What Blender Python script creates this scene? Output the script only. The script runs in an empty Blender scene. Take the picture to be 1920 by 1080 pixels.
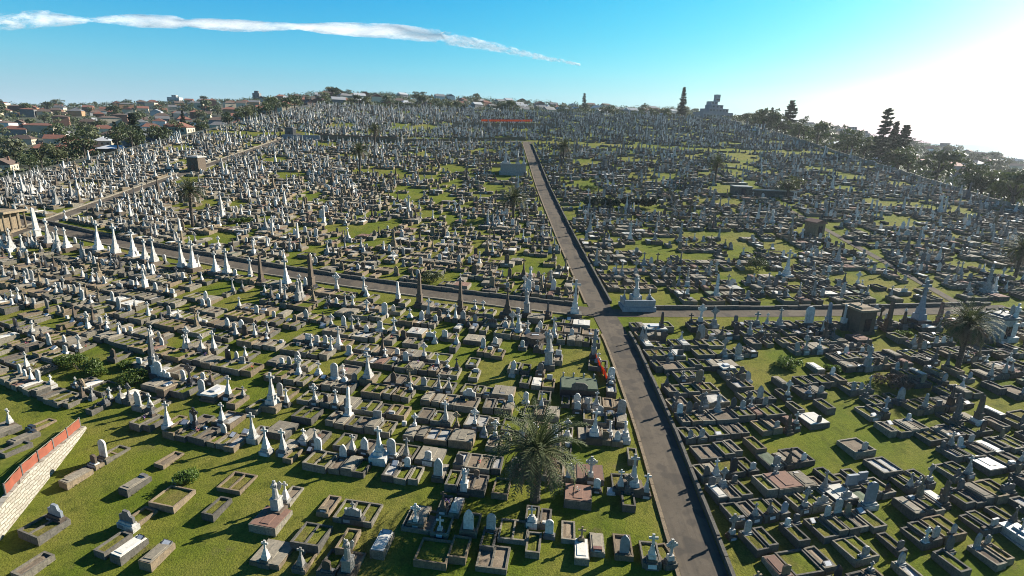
import bpy, math, random
import numpy as np
from mathutils import Matrix, Vector
RNG = random.Random(11)
NR = np.random.RandomState(5)
R = math.radians
SC = bpy.context.scene
COL = SC.collection

# ------------------------------------------------------------------ camera model (used to survey the photograph)
F = 1050.0; PITCH = R(15.95); ROLL = R(2.0); CZ = 36.25; SL = math.tan(R(6.7))
fw = np.array([0, math.cos(PITCH), -math.sin(PITCH)])
_r0 = np.array([1.0, 0, 0]); _u0 = np.cross(_r0, fw)
rt = _r0 * math.cos(ROLL) + _u0 * math.sin(ROLL)
up = -_r0 * math.sin(ROLL) + _u0 * math.cos(ROLL)
def ray(px, py):
    d = fw * F + rt * (px - 960) - up * (py - 540)
    return d / np.linalg.norm(d)
def proj(x, y, z):
    q = np.array([x, y, z - CZ]); f = float(q @ fw)
    if f < 1: return (-9999, -9999, f)
    return (960 + F * float(q @ rt) / f, 540 - F * float(q @ up) / f, f)

# ------------------------------------------------------------------ terrain
_cols = [0, 150, 300, 480, 600, 680, 800, 1000, 1250, 1400, 1500, 1600, 1700, 1800, 1920]
_sil  = [203, 200, 196, 190, 178, 179, 186, 197, 211, 226, 236, 253, 269, 287, 309]
_z0   = [9, 9, 9, 14, 26, 30, 30, 30, 28, 23, 19, 16, 15, 13, 11]
_R    = [1000, 1000, 1000, 900, 800, 780, 780, 760, 760, 800, 850, 900, 950, 1000, 1000]
_az, _zr = [], []
for c, s, r_ in zip(_cols, _sil, _R):
    d = ray(c, s); h = math.hypot(d[0], d[1])
    _az.append(math.atan2(d[0], d[1])); _zr.append(CZ + r_ * d[2] / h)
_az = np.array(_az); _zr = np.array(_zr); _z0 = np.array(_z0, float); _Rr = np.array(_R, float)
XL, XR, YT = -138.0, 142.0, 398.0
def Gv(x, y):
    x = np.asarray(x, float); y = np.asarray(y, float)
    pl = SL * y + 0.35 * np.sin(x / 29 + 1.1) * np.sin(y / 33 + .4)
    r = np.hypot(x, y); az = np.arctan2(x, np.maximum(y, 1e-3) * (y > 0) + 1e-3)
    z0 = np.interp(az, _az, _z0); zr = np.interp(az, _az, _zr); Rr = np.interp(az, _az, _Rr)
    t = (r - 200) / (Rr - 200)
    o = z0 + (zr - z0) * np.clip(t, -.2, 1)
    o = o + 1.6 * np.sin(x / 47) * np.sin(y / 61) * (t < 1)
    o = np.where(r > Rr, zr - (r - Rr) * .14, o)
    o = np.maximum(o, -75.0)
    dx = np.maximum(np.maximum(XL - x, x - XR), 0); dy = np.maximum(y - YT, 0)
    w = np.clip(np.hypot(dx, dy) / 45, 0, 1); w = w * w * (3 - 2 * w)
    return pl * (1 - w) + o * w
def G(x, y): return float(Gv(x, y))
def hit(px, py):
    d = ray(px, py); t = CZ / (SL * d[1] - d[2]) if (SL * d[1] - d[2]) > 1e-4 else 900.
    for _ in range(25):
        p = d * t; e = (CZ + p[2]) - G(p[0], p[1]); t += e / max(SL * d[1] - d[2], .05)
    p = d * t
    return float(p[0]), float(p[1])
def far_hit(px, py, rmin=260, rmax=1400):
    """first meeting of a sight line with the hills beyond the cemetery"""
    d = ray(px, py); h = math.hypot(d[0], d[1]); prev = None
    for r in np.arange(rmin, rmax, 6.0):
        t = r / h; p = d * t
        if CZ + p[2] <= G(p[0], p[1]): return float(p[0]), float(p[1])
    return None

# ------------------------------------------------------------------ materials
MATS = {}
def srgb(c): return tuple(((v / 255) / 12.92 if v / 255 <= .04045 else ((v / 255 + .055) / 1.055) ** 2.4) for v in c)
def newmat(name):
    m = bpy.data.materials.new(name); m.use_nodes = True
    nt = m.node_tree; b = nt.nodes['Principled BSDF']
    MATS[name] = m
    return m, nt, b
def N(nt, t, **kw):
    n = nt.nodes.new(t)
    for k, v in kw.items():
        if k in n.inputs: n.inputs[k].default_value = v
        else: setattr(n, k, v)
    return n
def mixc(nt, f, a, b, mode='MIX'):
    n = nt.nodes.new('ShaderNodeMix'); n.data_type = 'RGBA'; n.blend_type = mode
    for sock, v in ((n.inputs[0], f), (n.inputs[6], a), (n.inputs[7], b)):
        if hasattr(v, 'links'): nt.links.new(v, sock)
        elif isinstance(v, (int, float)): sock.default_value = v
        else: sock.default_value = (*v, 1) if len(v) == 3 else v
    return n.outputs[2]
def ramp(nt, src, a, b):
    n = nt.nodes.new('ShaderNodeMapRange'); n.inputs[1].default_value = a; n.inputs[2].default_value = b
    nt.links.new(src, n.inputs[0]); return n.outputs[0]
def math_(nt, op, a, b=None):
    n = nt.nodes.new('ShaderNodeMath'); n.operation = op
    for i, v in enumerate((a, b)):
        if v is None: continue
        if hasattr(v, 'links'): nt.links.new(v, n.inputs[i])
        else: n.inputs[i].default_value = v
    return n.outputs[0]
def noise(nt, scale, detail=4, vec=None, rough=.6):
    n = nt.nodes.new('ShaderNodeTexNoise'); n.inputs['Scale'].default_value = scale; n.inputs['Detail'].default_value = detail
    n.inputs['Roughness'].default_value = rough
    if vec is None:
        g = nt.nodes.get('geo') or nt.nodes.new('ShaderNodeNewGeometry'); g.name = 'geo'; vec = g.outputs['Position']
    nt.links.new(vec, n.inputs['Vector']); return n.outputs['Fac']
def variation(nt, lo, hi):
    o = nt.nodes.new('ShaderNodeObjectInfo'); a = nt.nodes.new('ShaderNodeAttribute'); a.attribute_name = 'rnd'
    s = math_(nt, 'FRACT', math_(nt, 'ADD', o.outputs['Random'], a.outputs['Fac']))
    n = nt.nodes.new('ShaderNodeMapRange'); n.inputs[3].default_value = lo; n.inputs[4].default_value = hi
    nt.links.new(s, n.inputs[0]); return n.outputs[0]
def stretch(nt, sx, sy, sz):
    g = nt.nodes.get('geo') or nt.nodes.new('ShaderNodeNewGeometry'); g.name = 'geo'
    m = nt.nodes.new('ShaderNodeVectorMath'); m.operation = 'MULTIPLY'; m.inputs[1].default_value = (sx, sy, sz)
    nt.links.new(g.outputs['Position'], m.inputs[0]); return m.outputs[0]
def stone(name, c1, c2, stain, rough=.8, scale=3.0, var=(.72, 1.18), amt=.6, bump=.3, streak=True):
    m, nt, b = newmat(name)
    c = mixc(nt, ramp(nt, noise(nt, scale, 5), .35, .65), c1, c2)
    c = mixc(nt, math_(nt, 'MULTIPLY', ramp(nt, noise(nt, scale * 2.7, 3), .48, .72), amt), c, stain)
    if streak:
        c = mixc(nt, math_(nt, 'MULTIPLY', ramp(nt, noise(nt, 1, 3, stretch(nt, 7, 7, .7)), .5, .75), amt * .8), c, stain)
    v = variation(nt, *var)
    cc = nt.nodes.new('ShaderNodeCombineColor')
    for i in range(3): nt.links.new(v, cc.inputs[i])
    c = mixc(nt, 1.0, c, cc.outputs[0], 'MULTIPLY')
    nt.links.new(c, b.inputs['Base Color']); b.inputs['Roughness'].default_value = rough
    if bump:
        bp = N(nt, 'ShaderNodeBump', Strength=bump, Distance=.03); nt.links.new(noise(nt, scale * 5, 4), bp.inputs['Height'])
        nt.links.new(bp.outputs[0], b.inputs['Normal'])
    return m
stone('white_marble', (.66, .63, .57), (.50, .475, .43), (.15, .14, .125), .55, 2.2, amt=.55)
stone('pale_marble', (.40, .38, .34), (.29, .275, .25), (.10, .094, .084), .6, 2.5, amt=.6)
stone('grey_granite', (.145, .138, .13), (.095, .092, .088), (.045, .043, .04), .6)
stone('dark_granite', (.045, .046, .052), (.03, .03, .034), (.09, .09, .09), .28, amt=.3, streak=False)
stone('red_granite', (.17, .085, .065), (.12, .06, .05), (.07, .05, .04), .45, amt=.4)
stone('sandstone', (.27, .205, .125), (.19, .145, .09), (.07, .058, .042), .9, 2.5, amt=.6)
stone('dark_sandstone', (.135, .098, .066), (.092, .069, .05), (.04, .034, .027), .9, 2.5, amt=.5)
stone('kerb_concrete', (.255, .222, .165), (.17, .15, .112), (.052, .047, .036), .95, 3.0, amt=.7)
stone('kerb_grey', (.14, .125, .10), (.092, .084, .068), (.035, .032, .026), .95, 3.0, amt=.7)
stone('kerb_sandstone', (.25, .185, .112), (.165, .125, .08), (.06, .05, .036), .95, 3.0, amt=.6)
stone('slab_concrete', (.28, .24, .175), (.20, .175, .13), (.085, .076, .056), .95, 2.0, amt=.6, streak=False)
stone('slab_marble', (.62, .58, .50), (.52, .49, .42), (.26, .24, .20), .5, 2.0, amt=.35, streak=False)
stone('gravel_white', (.52, .50, .46), (.36, .34, .30), (.16, .15, .12), .95, 14, amt=.5, streak=False, bump=.8)
stone('gravel_brown', (.23, .175, .12), (.16, .12, .08), (.09, .085, .04), .95, 9, amt=.6, streak=False, bump=.8)
stone('terracotta', (.22, .12, .08), (.16, .09, .065), (.12, .09, .07), .9, 4, amt=.4, streak=False)
stone('plaque_white', (.58, .58, .57), (.50, .50, .50), (.30, .30, .30), .4, 5, amt=.3, bump=0)
stone('ivy_green', (.09, .12, .07), (.12, .15, .095), (.05, .07, .035), .9, 6, amt=.5, streak=False, bump=.8)
stone('bluestone', (.26, .285, .31), (.20, .22, .24), (.11, .12, .13), .6, 2, amt=.4)

def grass_mat(name, a, b_, dry, dark, patch=.06):
    m, nt, b = newmat(name)
    c = mixc(nt, ramp(nt, noise(nt, patch * 3.1, 4), .36, .62), a, b_)
    c = mixc(nt, math_(nt, 'MULTIPLY', ramp(nt, noise(nt, patch * 1.3, 5), .44, .64), .8), c, dry)
    c = mixc(nt, math_(nt, 'MULTIPLY', ramp(nt, noise(nt, .9, 5, None, .7), .5, .7), .7), c, dark)
    c = mixc(nt, math_(nt, 'MULTIPLY', ramp(nt, noise(nt, 6.5, 3, None, .7), .42, .66), .55), c, dark)
    c = mixc(nt, math_(nt, 'MULTIPLY', ramp(nt, noise(nt, .33, 6, None, .72), .6, .74), .65), c, (.135, .10, .055))
    nt.links.new(c, b.inputs['Base Color']); b.inputs['Roughness'].default_value = 1.0
    b.inputs['Specular IOR Level'].default_value = .1
    bp = N(nt, 'ShaderNodeBump', Strength=.9, Distance=.10); nt.links.new(noise(nt, 7, 4, None, .75), bp.inputs['Height'])
    nt.links.new(bp.outputs[0], b.inputs['Normal'])
    return m
grass_mat('grass', (.166, .180, .021), (.112, .148, .014), (.225, .190, .048), (.050, .066, .011))
grass_mat('bed_grass', (.158, .180, .022), (.110, .132, .016), (.19, .15, .048), (.045, .050, .013), .25)
m_, nt_, b_ = newmat('asphalt')
c_ = mixc(nt_, ramp(nt_, noise(nt_, .22, 5), .35, .65), (.138, .113, .084), (.102, .084, .063))
c_ = mixc(nt_, math_(nt_, 'MULTIPLY', ramp(nt_, noise(nt_, 1.7, 5), .52, .7), .5), c_, (.060, .054, .046))
c_ = mixc(nt_, math_(nt_, 'MULTIPLY', ramp(nt_, noise(nt_, 9, 3), .55, .75), .35), c_, (.17, .155, .13))
c_ = mixc(nt_, math_(nt_, 'MULTIPLY', ramp(nt_, noise(nt_, 1, 3, stretch(nt_, 1.4, .06, .06)), .5, .65), .4), c_, (.065, .058, .048))
c_ = mixc(nt_, math_(nt_, 'MULTIPLY', ramp(nt_, noise(nt_, .5, 2, None, .4), .55, .60), .5), c_, (.055, .050, .045))
nt_.links.new(c_, b_.inputs['Base Color']); b_.inputs['Roughness'].default_value = .95; b_.inputs['Specular IOR Level'].default_value = .15
m_, nt_, b_ = newmat('hill_ground')
c_ = mixc(nt_, ramp(nt_, noise(nt_, .02, 5), .35, .65), (.055, .065, .028), (.085, .075, .055))
c_ = mixc(nt_, math_(nt_, 'MULTIPLY', ramp(nt_, noise(nt_, .12, 4), .45, .6), .8), c_, (.035, .045, .02))
nt_.links.new(c_, b_.inputs['Base Color']); b_.inputs['Roughness'].default_value = 1
m_, nt_, b_ = newmat('sea_water')
b_.inputs['Base Color'].default_value = (.10, .16, .20, 1); b_.inputs['Roughness'].default_value = .35
bp = N(nt_, 'ShaderNodeBump', Strength=.6, Distance=1.0); nt_.links.new(noise(nt_, .05, 4), bp.inputs['Height']); nt_.links.new(bp.outputs[0], b_.inputs['Normal'])
def leaf_mat(name, a, b2, trans=.25, rough=.6):
    m, nt, b = newmat(name)
    c = mixc(nt, ramp(nt, noise(nt, .9, 3), .35, .65), a, b2)
    v = variation(nt, .75, 1.25); cc = nt.nodes.new('ShaderNodeCombineColor')
    for i in range(3): nt.links.new(v, cc.inputs[i])
    c = mixc(nt, 1.0, c, cc.outputs[0], 'MULTIPLY')
    nt.links.new(c, b.inputs['Base Color']); b.inputs['Roughness'].default_value = rough
    t = N(nt, 'ShaderNodeBsdfTranslucent'); nt.links.new(c, t.inputs['Color'])
    mx = N(nt, 'ShaderNodeMixShader'); mx.inputs[0].default_value = trans
    nt.links.new(b.outputs[0], mx.inputs[1]); nt.links.new(t.outputs[0], mx.inputs[2])
    nt.links.new(mx.outputs[0], nt.nodes['Material Output'].inputs[0])
    return m
leaf_mat('leaf_dark', (.050, .070, .022), (.075, .095, .032))
leaf_mat('leaf_olive', (.085, .10, .035), (.11, .118, .048))
leaf_mat('leaf_pine', (.028, .045, .022), (.042, .06, .028), .12)
leaf_mat('leaf_shrub', (.105, .155, .02), (.07, .115, .015), .35)
leaf_mat('leaf_dry', (.15, .10, .07), (.10, .07, .05), .2)
leaf_mat('palm_green', (.050, .068, .018), (.080, .092, .028), .22, .75)
leaf_mat('palm_dead', (.17, .125, .075), (.11, .08, .05), .15, .8)
stone('bark', (.10, .08, .06), (.065, .052, .042), (.03, .026, .022), .95, 3, amt=.5)
stone('wall_cream', (.56, .49, .36), (.50, .43, .32), (.35, .30, .22), .9, .5, amt=.25, bump=0)
stone('wall_white', (.66, .65, .62), (.60, .59, .56), (.42, .41, .38), .9, .5, amt=.2, bump=0)
stone('wall_brick', (.25, .125, .08), (.20, .10, .065), (.13, .08, .06), .9, 1, amt=.3, bump=0)
stone('wall_orange', (.42, .24, .12), (.36, .20, .11), (.22, .13, .08), .9, 1, amt=.3, bump=0)
stone('wall_grey', (.22, .215, .21), (.18, .175, .17), (.12, .12, .12), .9, 1, amt=.3, bump=0)
stone('roof_red', (.24, .095, .06), (.18, .075, .05), (.10, .06, .045), .85, 1, amt=.4, bump=0)
stone('roof_brown', (.13, .085, .062), (.10, .068, .052), (.06, .05, .04), .85, 1, amt=.4, bump=0)
stone('roof_grey', (.17, .165, .165), (.13, .13, .13), (.08, .08, .08), .7, 1, amt=.4, bump=0)
stone('roof_white', (.46, .46, .45), (.40, .40, .40), (.34, .34, .34), .35, 1, amt=.25, bump=0)
stone('glass_dark', (.03, .035, .045), (.02, .022, .03), (.05, .05, .06), .15, 1, amt=.2, bump=0, streak=False)
leaf_mat('orange_mesh', (.46, .13, .07), (.34, .10, .055), .25, .8)
leaf_mat('orange_red', (.90, .20, .04), (.75, .15, .03), .55, .7)
stone('steel_post', (.16, .145, .13), (.12, .11, .10), (.08, .06, .05), .6, 5, amt=.4, bump=0)
# limestone retaining wall: courses of rough blocks
m_, nt_, b_ = newmat('limestone_blocks')
g = N(nt_, 'ShaderNodeNewGeometry'); g.name = 'geo'
sep = N(nt_, 'ShaderNodeSeparateXYZ'); nt_.links.new(g.outputs['Position'], sep.inputs[0])
cmb = N(nt_, 'ShaderNodeCombineXYZ'); jx = math_(nt_, 'MULTIPLY', noise(nt_, 1.1, 2), .5); jz = math_(nt_, 'MULTIPLY', noise(nt_, .8, 3), .42)
nt_.links.new(math_(nt_, 'ADD', sep.outputs[1], jx), cmb.inputs[0]); nt_.links.new(math_(nt_, 'ADD', sep.outputs[2], jz), cmb.inputs[1])
br = N(nt_, 'ShaderNodeTexBrick'); nt_.links.new(cmb.outputs[0], br.inputs[0])
br.inputs['Color1'].default_value = (.37, .34, .28, 1); br.inputs['Color2'].default_value = (.27, .245, .20, 1); br.inputs['Mortar'].default_value = (.17, .145, .10, 1)
br.inputs['Scale'].default_value = 1; br.inputs['Mortar Size'].default_value = .03; br.inputs['Brick Width'].default_value = .62; br.inputs['Row Height'].default_value = .26; br.inputs['Mortar Smooth'].default_value = .4
c_ = mixc(nt_, math_(nt_, 'MULTIPLY', ramp(nt_, noise(nt_, 2.4, 5), .45, .7), .55), br.outputs['Color'], (.24, .20, .14))
nt_.links.new(c_, b_.inputs['Base Color']); b_.inputs['Roughness'].default_value = .95
bp = N(nt_, 'ShaderNodeBump', Strength=.8, Distance=.05); nt_.links.new(br.outputs['Fac'], bp.inputs['Height']); bp.invert = True
nt_.links.new(bp.outputs[0], b_.inputs['Normal'])

# ------------------------------------------------------------------ mesh building
class MB:
    """collects faces into one mesh"""
    def __init__(s): s.v = []; s.f = []
    def add(s, vs, fs):
        o = len(s.v); s.v += [tuple(map(float, p)) for p in vs]; s.f += [tuple(o + i for i in q) for q in fs]; return s
    def box(s, cx, cy, z0, z1, wx, wy, tx=1.0, ty=None, bottom=False, jit=0.0):
        ty = tx if ty is None else ty
        a, b = wx / 2, wy / 2
        vs = [(cx - a, cy - b, z0), (cx + a, cy - b, z0), (cx + a, cy + b, z0), (cx - a, cy + b, z0),
              (cx - a * tx, cy - b * ty, z1), (cx + a * tx, cy - b * ty, z1), (cx + a * tx, cy + b * ty, z1), (cx - a * tx, cy + b * ty, z1)]
        if jit: vs = [(x + RNG.uniform(-jit, jit), y + RNG.uniform(-jit, jit), z + RNG.uniform(-jit, jit)) for x, y, z in vs]
        fs = [(4, 5, 6, 7), (0, 1, 5, 4), (1, 2, 6, 5), (2, 3, 7, 6), (3, 0, 4, 7)]
        if bottom: fs.append((3, 2, 1, 0))
        return s.add(vs, fs)
    def ext(s, pts, y0, y1):
        """outline in XZ (counter-clockwise seen from -Y) given a thickness along Y"""
        n = len(pts)
        vs = [(x, y0, z) for x, z in pts] + [(x, y1, z) for x, z in pts]
        fs = [tuple(range(n)), tuple(range(2 * n - 1, n - 1, -1))]
        fs += [((i + 1) % n, i, n + i, n + (i + 1) % n) for i in range(n)]
        return s.add(vs, fs)
    def lathe(s, prof, seg=8, cx=0, cy=0):
        vs = []; fs = []
        for r, z in prof:
            for k in range(seg):
                a = 2 * math.pi * (k + .5) / seg; vs.append((cx + r * math.cos(a), cy + r * math.sin(a), z))
        for j in range(len(prof) - 1):
            for k in range(seg):
                k2 = (k + 1) % seg
                fs.append((j * seg + k, j * seg + k2, (j + 1) * seg + k2, (j + 1) * seg + k))
        fs.append(tuple((len(prof) - 1) * seg + k for k in range(seg)))
        return s.add(vs, fs)
    def tube(s, pts, rad, seg=6):
        vs = []; fs = []
        P = [Vector(p) for p in pts]
        for i, p in enumerate(P):
            d = (P[min(i + 1, len(P) - 1)] - P[max(i - 1, 0)]).normalized()
            a = d.orthogonal().normalized(); b = d.cross(a)
            r = rad[i] if isinstance(rad, (list, tuple)) else rad
            for k in range(seg):
                t = 2 * math.pi * k / seg; vs.append(p + a * (r * math.cos(t)) + b * (r * math.sin(t)))
        for i in range(len(P) - 1):
            for k in range(seg):
                k2 = (k + 1) % seg; fs.append((i * seg + k, i * seg + k2, (i + 1) * seg + k2, (i + 1) * seg + k))
        fs.append(tuple((len(P) - 1) * seg + k for k in range(seg))); fs.append(tuple(range(seg - 1, -1, -1)))
        return s.add(vs, fs)
    def arr(s): return (np.array(s.v, float), [len(f) for f in s.f], [i for f in s.f for i in f])
    def mesh(s, name, mats):
        me = bpy.data.meshes.new(name); me.from_pydata(s.v, [], s.f); me.update()
        for m in (mats if isinstance(mats, (list, tuple)) else [mats]): me.materials.append(MATS[m])
        return me
def link(name, me, parent=None, **pr):
    o = bpy.data.objects.new(name, me); COL.objects.link(o)
    if parent is not None: o.parent = parent
    for k, v in pr.items():
        if v: o[k] = v
    return o
def thing(name, label, cat, loc, rz=0.0, group=None):
    o = bpy.data.objects.new(name, None); COL.objects.link(o)
    o.location = loc; o.rotation_euler = (0, 0, rz); o.empty_display_size = .3
    o['label'] = label; o['category'] = cat
    if group: o['group'] = group
    return o
_ones = 'zeroth first second third fourth fifth sixth seventh eighth ninth tenth eleventh twelfth thirteenth fourteenth fifteenth sixteenth seventeenth eighteenth nineteenth'.split()
_tens = {2: 'twenty', 3: 'thirty', 4: 'forty', 5: 'fifty', 6: 'sixty', 7: 'seventy', 8: 'eighty', 9: 'ninety'}
def ordn(n):
    if n < 20: return _ones[n]
    if n >= 100: return 'hundred-and-' + ordn(n - 100) if n % 100 else 'hundredth'
    t = _tens[n // 10]
    return t + '-' + _ones[n % 10] if n % 10 else (t[:-1] + 'ieth')

# ------------------------------------------------------------------ monument library: list of (part name, MB, role)
def arc(cx, cz, r, a0, a1, n): return [(cx + r * math.cos(R(a0 + (a1 - a0) * i / n)), cz + r * math.sin(R(a0 + (a1 - a0) * i / n))) for i in range(n + 1)]
def tablet(w, z0, h, top):
    a = w / 2
    if top == 'round': return [(-a, z0), (a, z0)] + arc(0, z0 + h - a, a, 0, 180, 8)
    if top == 'low': return [(-a, z0), (a, z0), (a, z0 + h * .86)] + arc(0, z0 + h - a * 1.25, a * 1.25, 53, 127, 5) + [(-a, z0 + h * .86)]
    if top == 'gothic':
        return [(-a, z0), (a, z0), (a, z0 + h - w * .75), (a * .82, z0 + h - w * .48), (a * .45, z0 + h - w * .18), (0, z0 + h), (-a * .45, z0 + h - w * .18), (-a * .82, z0 + h - w * .48), (-a, z0 + h - w * .75)]
    if top == 'shoulder':
        return [(-a, z0), (a, z0), (a, z0 + h * .74), (a * .72, z0 + h * .76)] + arc(0, z0 + h - a * .66, a * .66, 0, 180, 6) + [(-a * .72, z0 + h * .76), (-a, z0 + h * .74)]
    if top == 'gable': return [(-a, z0), (a, z0), (a, z0 + h * .84), (0, z0 + h), (-a, z0 + h * .84)]
    return [(-a, z0), (a, z0), (a, z0 + h), (-a, z0 + h)]
def cross_pts(z0, h, arm, t, flare=1.15):
    c = z0 + h * .66; k = t / 2; f = k * flare
    return [(-k * 1.1, z0), (k * 1.1, z0), (k, c - k), (arm, c - f), (arm, c + f), (k, c + k), (f, z0 + h), (-f, z0 + h), (-k, c + k), (-arm, c + f), (-arm, c - f), (-k, c - k)]
def ring(mb, cz, r, w, y0, y1, n=10):
    o = [(r * math.cos(2 * math.pi * i / n), cz + r * math.sin(2 * math.pi * i / n)) for i in range(n)]
    i_ = [((r - w) * math.cos(2 * math.pi * i / n), cz + (r - w) * math.sin(2 * math.pi * i / n)) for i in range(n)]
    for k in range(n):
        k2 = (k + 1) % n
        vs = [(o[k][0], y0, o[k][1]), (o[k2][0], y0, o[k2][1]), (i_[k2][0], y0, i_[k2][1]), (i_[k][0], y0, i_[k][1]),
              (o[k][0], y1, o[k][1]), (o[k2][0], y1, o[k2][1]), (i_[k2][0], y1, i_[k2][1]), (i_[k][0], y1, i_[k][1])]
        mb.add(vs, [(0, 1, 2, 3), (7, 6, 5, 4), (0, 4, 5, 1), (2, 6, 7, 3)])
def mon_tablet(w, h, top, th=.16, plaque=False):
    p = MB().box(0, 0, -.5, .26, w + .34, .62).box(0, 0, .26, .40, w + .16, .44, .94)
    s = MB().ext(tablet(w, .40, h, top), -th / 2, th / 2)
    out = [('plinth', p, 'base'), ('headstone', s, 'stone')]
    if plaque: out.append(('plaque', MB().box(0, -.322, .02, .2, w * .7, .03, .95), 'plaque'))
    return out
def mon_cross(h, kind, plaque=False):
    p = MB().box(0, 0, -.5, .30, .95, .75).box(0, 0, .30, .52, .72, .56, .95)
    d = MB()
    if kind == 'taper':      # tapered rustic die with a small cross
        zt = .52 + h * .52
        d.box(0, 0, .52, .52 + h * .2, .54, .42, .92); d.box(0, 0, .52 + h * .2, zt, .42, .34, .5)
        c = MB().ext(cross_pts(zt, h * .48, h * .17, h * .085), -.05, .05)
        return [('plinth', p, 'base'), ('pedestal', d, 'stone'), ('cross', c, 'stone')] + ([('plaque', MB().box(0, -.388, -.1, .22, .6, .03, .95), 'plaque')] if plaque else [])
    d.box(0, 0, .52, .52 + h * .22, .52, .42, .86)
    z = .52 + h * .22
    c = MB().ext(cross_pts(z, h * .78, h * .25, h * .10), -.075, .075)
    if kind == 'celtic': ring(c, z + h * .78 * .66, h * .19, h * .055, -.05, .05)
    return [('plinth', p, 'base'), ('pedestal', d, 'stone'), ('cross', c, 'stone')] + ([('plaque', MB().box(0, -.388, -.1, .22, .6, .03, .95), 'plaque')] if plaque else [])
def mon_obelisk(h, urn=False):
    b = .74 + h * .07
    p = MB().box(0, 0, -.5, .35, b * 1.25, b * 1.25).box(0, 0, .35, .68, b, b, .97)
    d = MB().box(0, 0, .68, .68 + h * .22, b * .66, b * .66, .94).box(0, 0, .68 + h * .22, .68 + h * .26, b * .76, b * .76, .9)
    z = .68 + h * .26
    s = MB()
    if urn:
        r = b * .2
        s.lathe([(r * 1.2, z), (r, z + .1), (r * .82, z + h * .5), (r * 1.15, z + h * .53), (r * .5, z + h * .56), (r * 1.1, z + h * .63), (r * 1.2, z + h * .68), (r * .5, z + h * .72), (.02, z + h * .76)], 8)
        return [('plinth', p, 'base'), ('pedestal', d, 'stone'), ('column', s, 'stone')]
    s.box(0, 0, z, .68 + h * .94, b * .48, b * .48, .64); s.box(0, 0, .68 + h * .94, .68 + h, b * .48 * .64, b * .48 * .64, .05)
    return [('plinth', p, 'base'), ('pedestal', d, 'stone'), ('shaft', s, 'stone')]
def mon_tallcross(h):
    b = .9 + h * .1
    p = MB().box(0, 0, -.6, .55, b * 1.45, b * 1.35)
    d = MB().box(0, 0, .55, .55 + h * .14, b * .86, b * .8, .9).box(0, 0, .55 + h * .14, .55 + h * .30, b * .60, b * .54, .88).box(0, 0, .55 + h * .30, .55 + h * .60, b * .40, b * .36, .6)
    z = .55 + h * .60
    c = MB().ext(cross_pts(z, h * .40, h * .13, h * .062), -.09, .09)
    return [('plinth', p, 'base'), ('pedestal', d, 'stone'), ('cross', c, 'stone')]
def mon_statue(h, cross=True):
    p = MB().box(0, 0, -.5, .45, 1.2, 1.1)
    d = MB().box(0, 0, .45, .45 + h * .36, .74, .7, .9).box(0, 0, .45 + h * .36, .45 + h * .40, .82, .78, .94)
    z = .45 + h * .40; k = h * .6
    s = MB().lathe([(.30, z), (.27, z + k * .12), (.21, z + k * .42), (.17, z + k * .56), (.23, z + k * .72), (.22, z + k * .79), (.075, z + k * .83), (.07, z + k * .855), (.115, z + k * .89), (.12, z + k * .94), (.09, z + k * .985), (.02, z + k)], 9)
    w = MB()
    for sg in (-1, 1):
        vs = [(sg * .06, .16, z + k * .74), (sg * .30, .24, z + k * .88), (sg * .42, .30, z + k * .74), (sg * .36, .30, z + k * .48), (sg * .22, .24, z + k * .30), (sg * .08, .18, z + k * .5)]
        vs2 = [(x, y + .05, zz) for x, y, zz in vs]; n = 6
        fs = [tuple(range(n)), tuple(range(2 * n - 1, n - 1, -1))] + [((i + 1) % n, i, n + i, n + (i + 1) % n) for i in range(n)]
        w.add(vs + vs2, fs)
        s.tube([(sg * .20, -.02, z + k * .75), (sg * .27, -.12, z + k * .60), (sg * .05, -.24, z + k * .62)], [.065, .055, .04], 5)
    return [('plinth', p, 'base'), ('pedestal', d, 'stone'), ('statue', s, 'stone'), ('wings', w, 'stone')]
def mon_family(w, top):
    p = MB().box(0, 0, -.5, .34, w, .62).box(0, 0, .34, .55, w * .86, .44, .97)
    s = MB()
    if top == 'cross':
        s.ext(tablet(w * .72, .55, .72, 'low'), -.12, .12); s.ext(cross_pts(1.22, .62, .2, .1), -.05, .05)
    elif top == 'triple':
        for k in (-1, 0, 1): s.ext([(x + k * w * .25, z) for x, z in tablet(w * .22, .55, .95 if k == 0 else .7, 'round')], -.08, .08)
    else:
        s.ext([(-w * .42, .55), (w * .42, .55), (w * .42, 1.05), (w * .24, 1.12), (w * .16, 1.5), (-w * .16, 1.5), (-w * .24, 1.12), (-w * .42, 1.05)], -.1, .1)
    out = [('plinth', p, 'base'), ('headstone', s, 'stone')]
    for k in (-1, 1): out.append(('plaque', MB().box(k * w * .24, -.324, .0, .26, w * .3, .03, .96), 'plaque'))
    return out
def mon_desk(w):
    s = MB().add([(-w / 2, -.32, .0), (w / 2, -.32, .0), (w / 2, .25, .0), (-w / 2, .25, .0), (-w / 2, -.30, .22), (w / 2, -.30, .22), (w / 2, .22, .52), (-w / 2, .22, .52)],
                 [(4, 5, 6, 7), (0, 1, 5, 4), (1, 2, 6, 5), (2, 3, 7, 6), (3, 0, 4, 7)])
    s.box(0, -.03, -.5, .0, w + .12, .72)
    return [('desk_stone', s, 'stone'), ('plaque', MB().add([(-w * .36, -.27, .246), (w * .36, -.27, .246), (w * .36, .17, .505), (-w * .36, .17, .505)], [(0, 1, 2, 3)]), 'plaque')]
def mon_block(w):
    s = MB().box(0, 0, -.5, .55, w, .42, .97, .8, jit=.01)
    return [('block_stone', s, 'stone'), ('plaque', MB().box(0, -.208, .1, .44, w * .74, .04, .97), 'plaque')]
LIB = {}
def lib(key, kind, desc, parts): LIB[key] = (kind, desc, [(n, m, m.arr(), r_) for n, m, r_ in parts])
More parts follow.
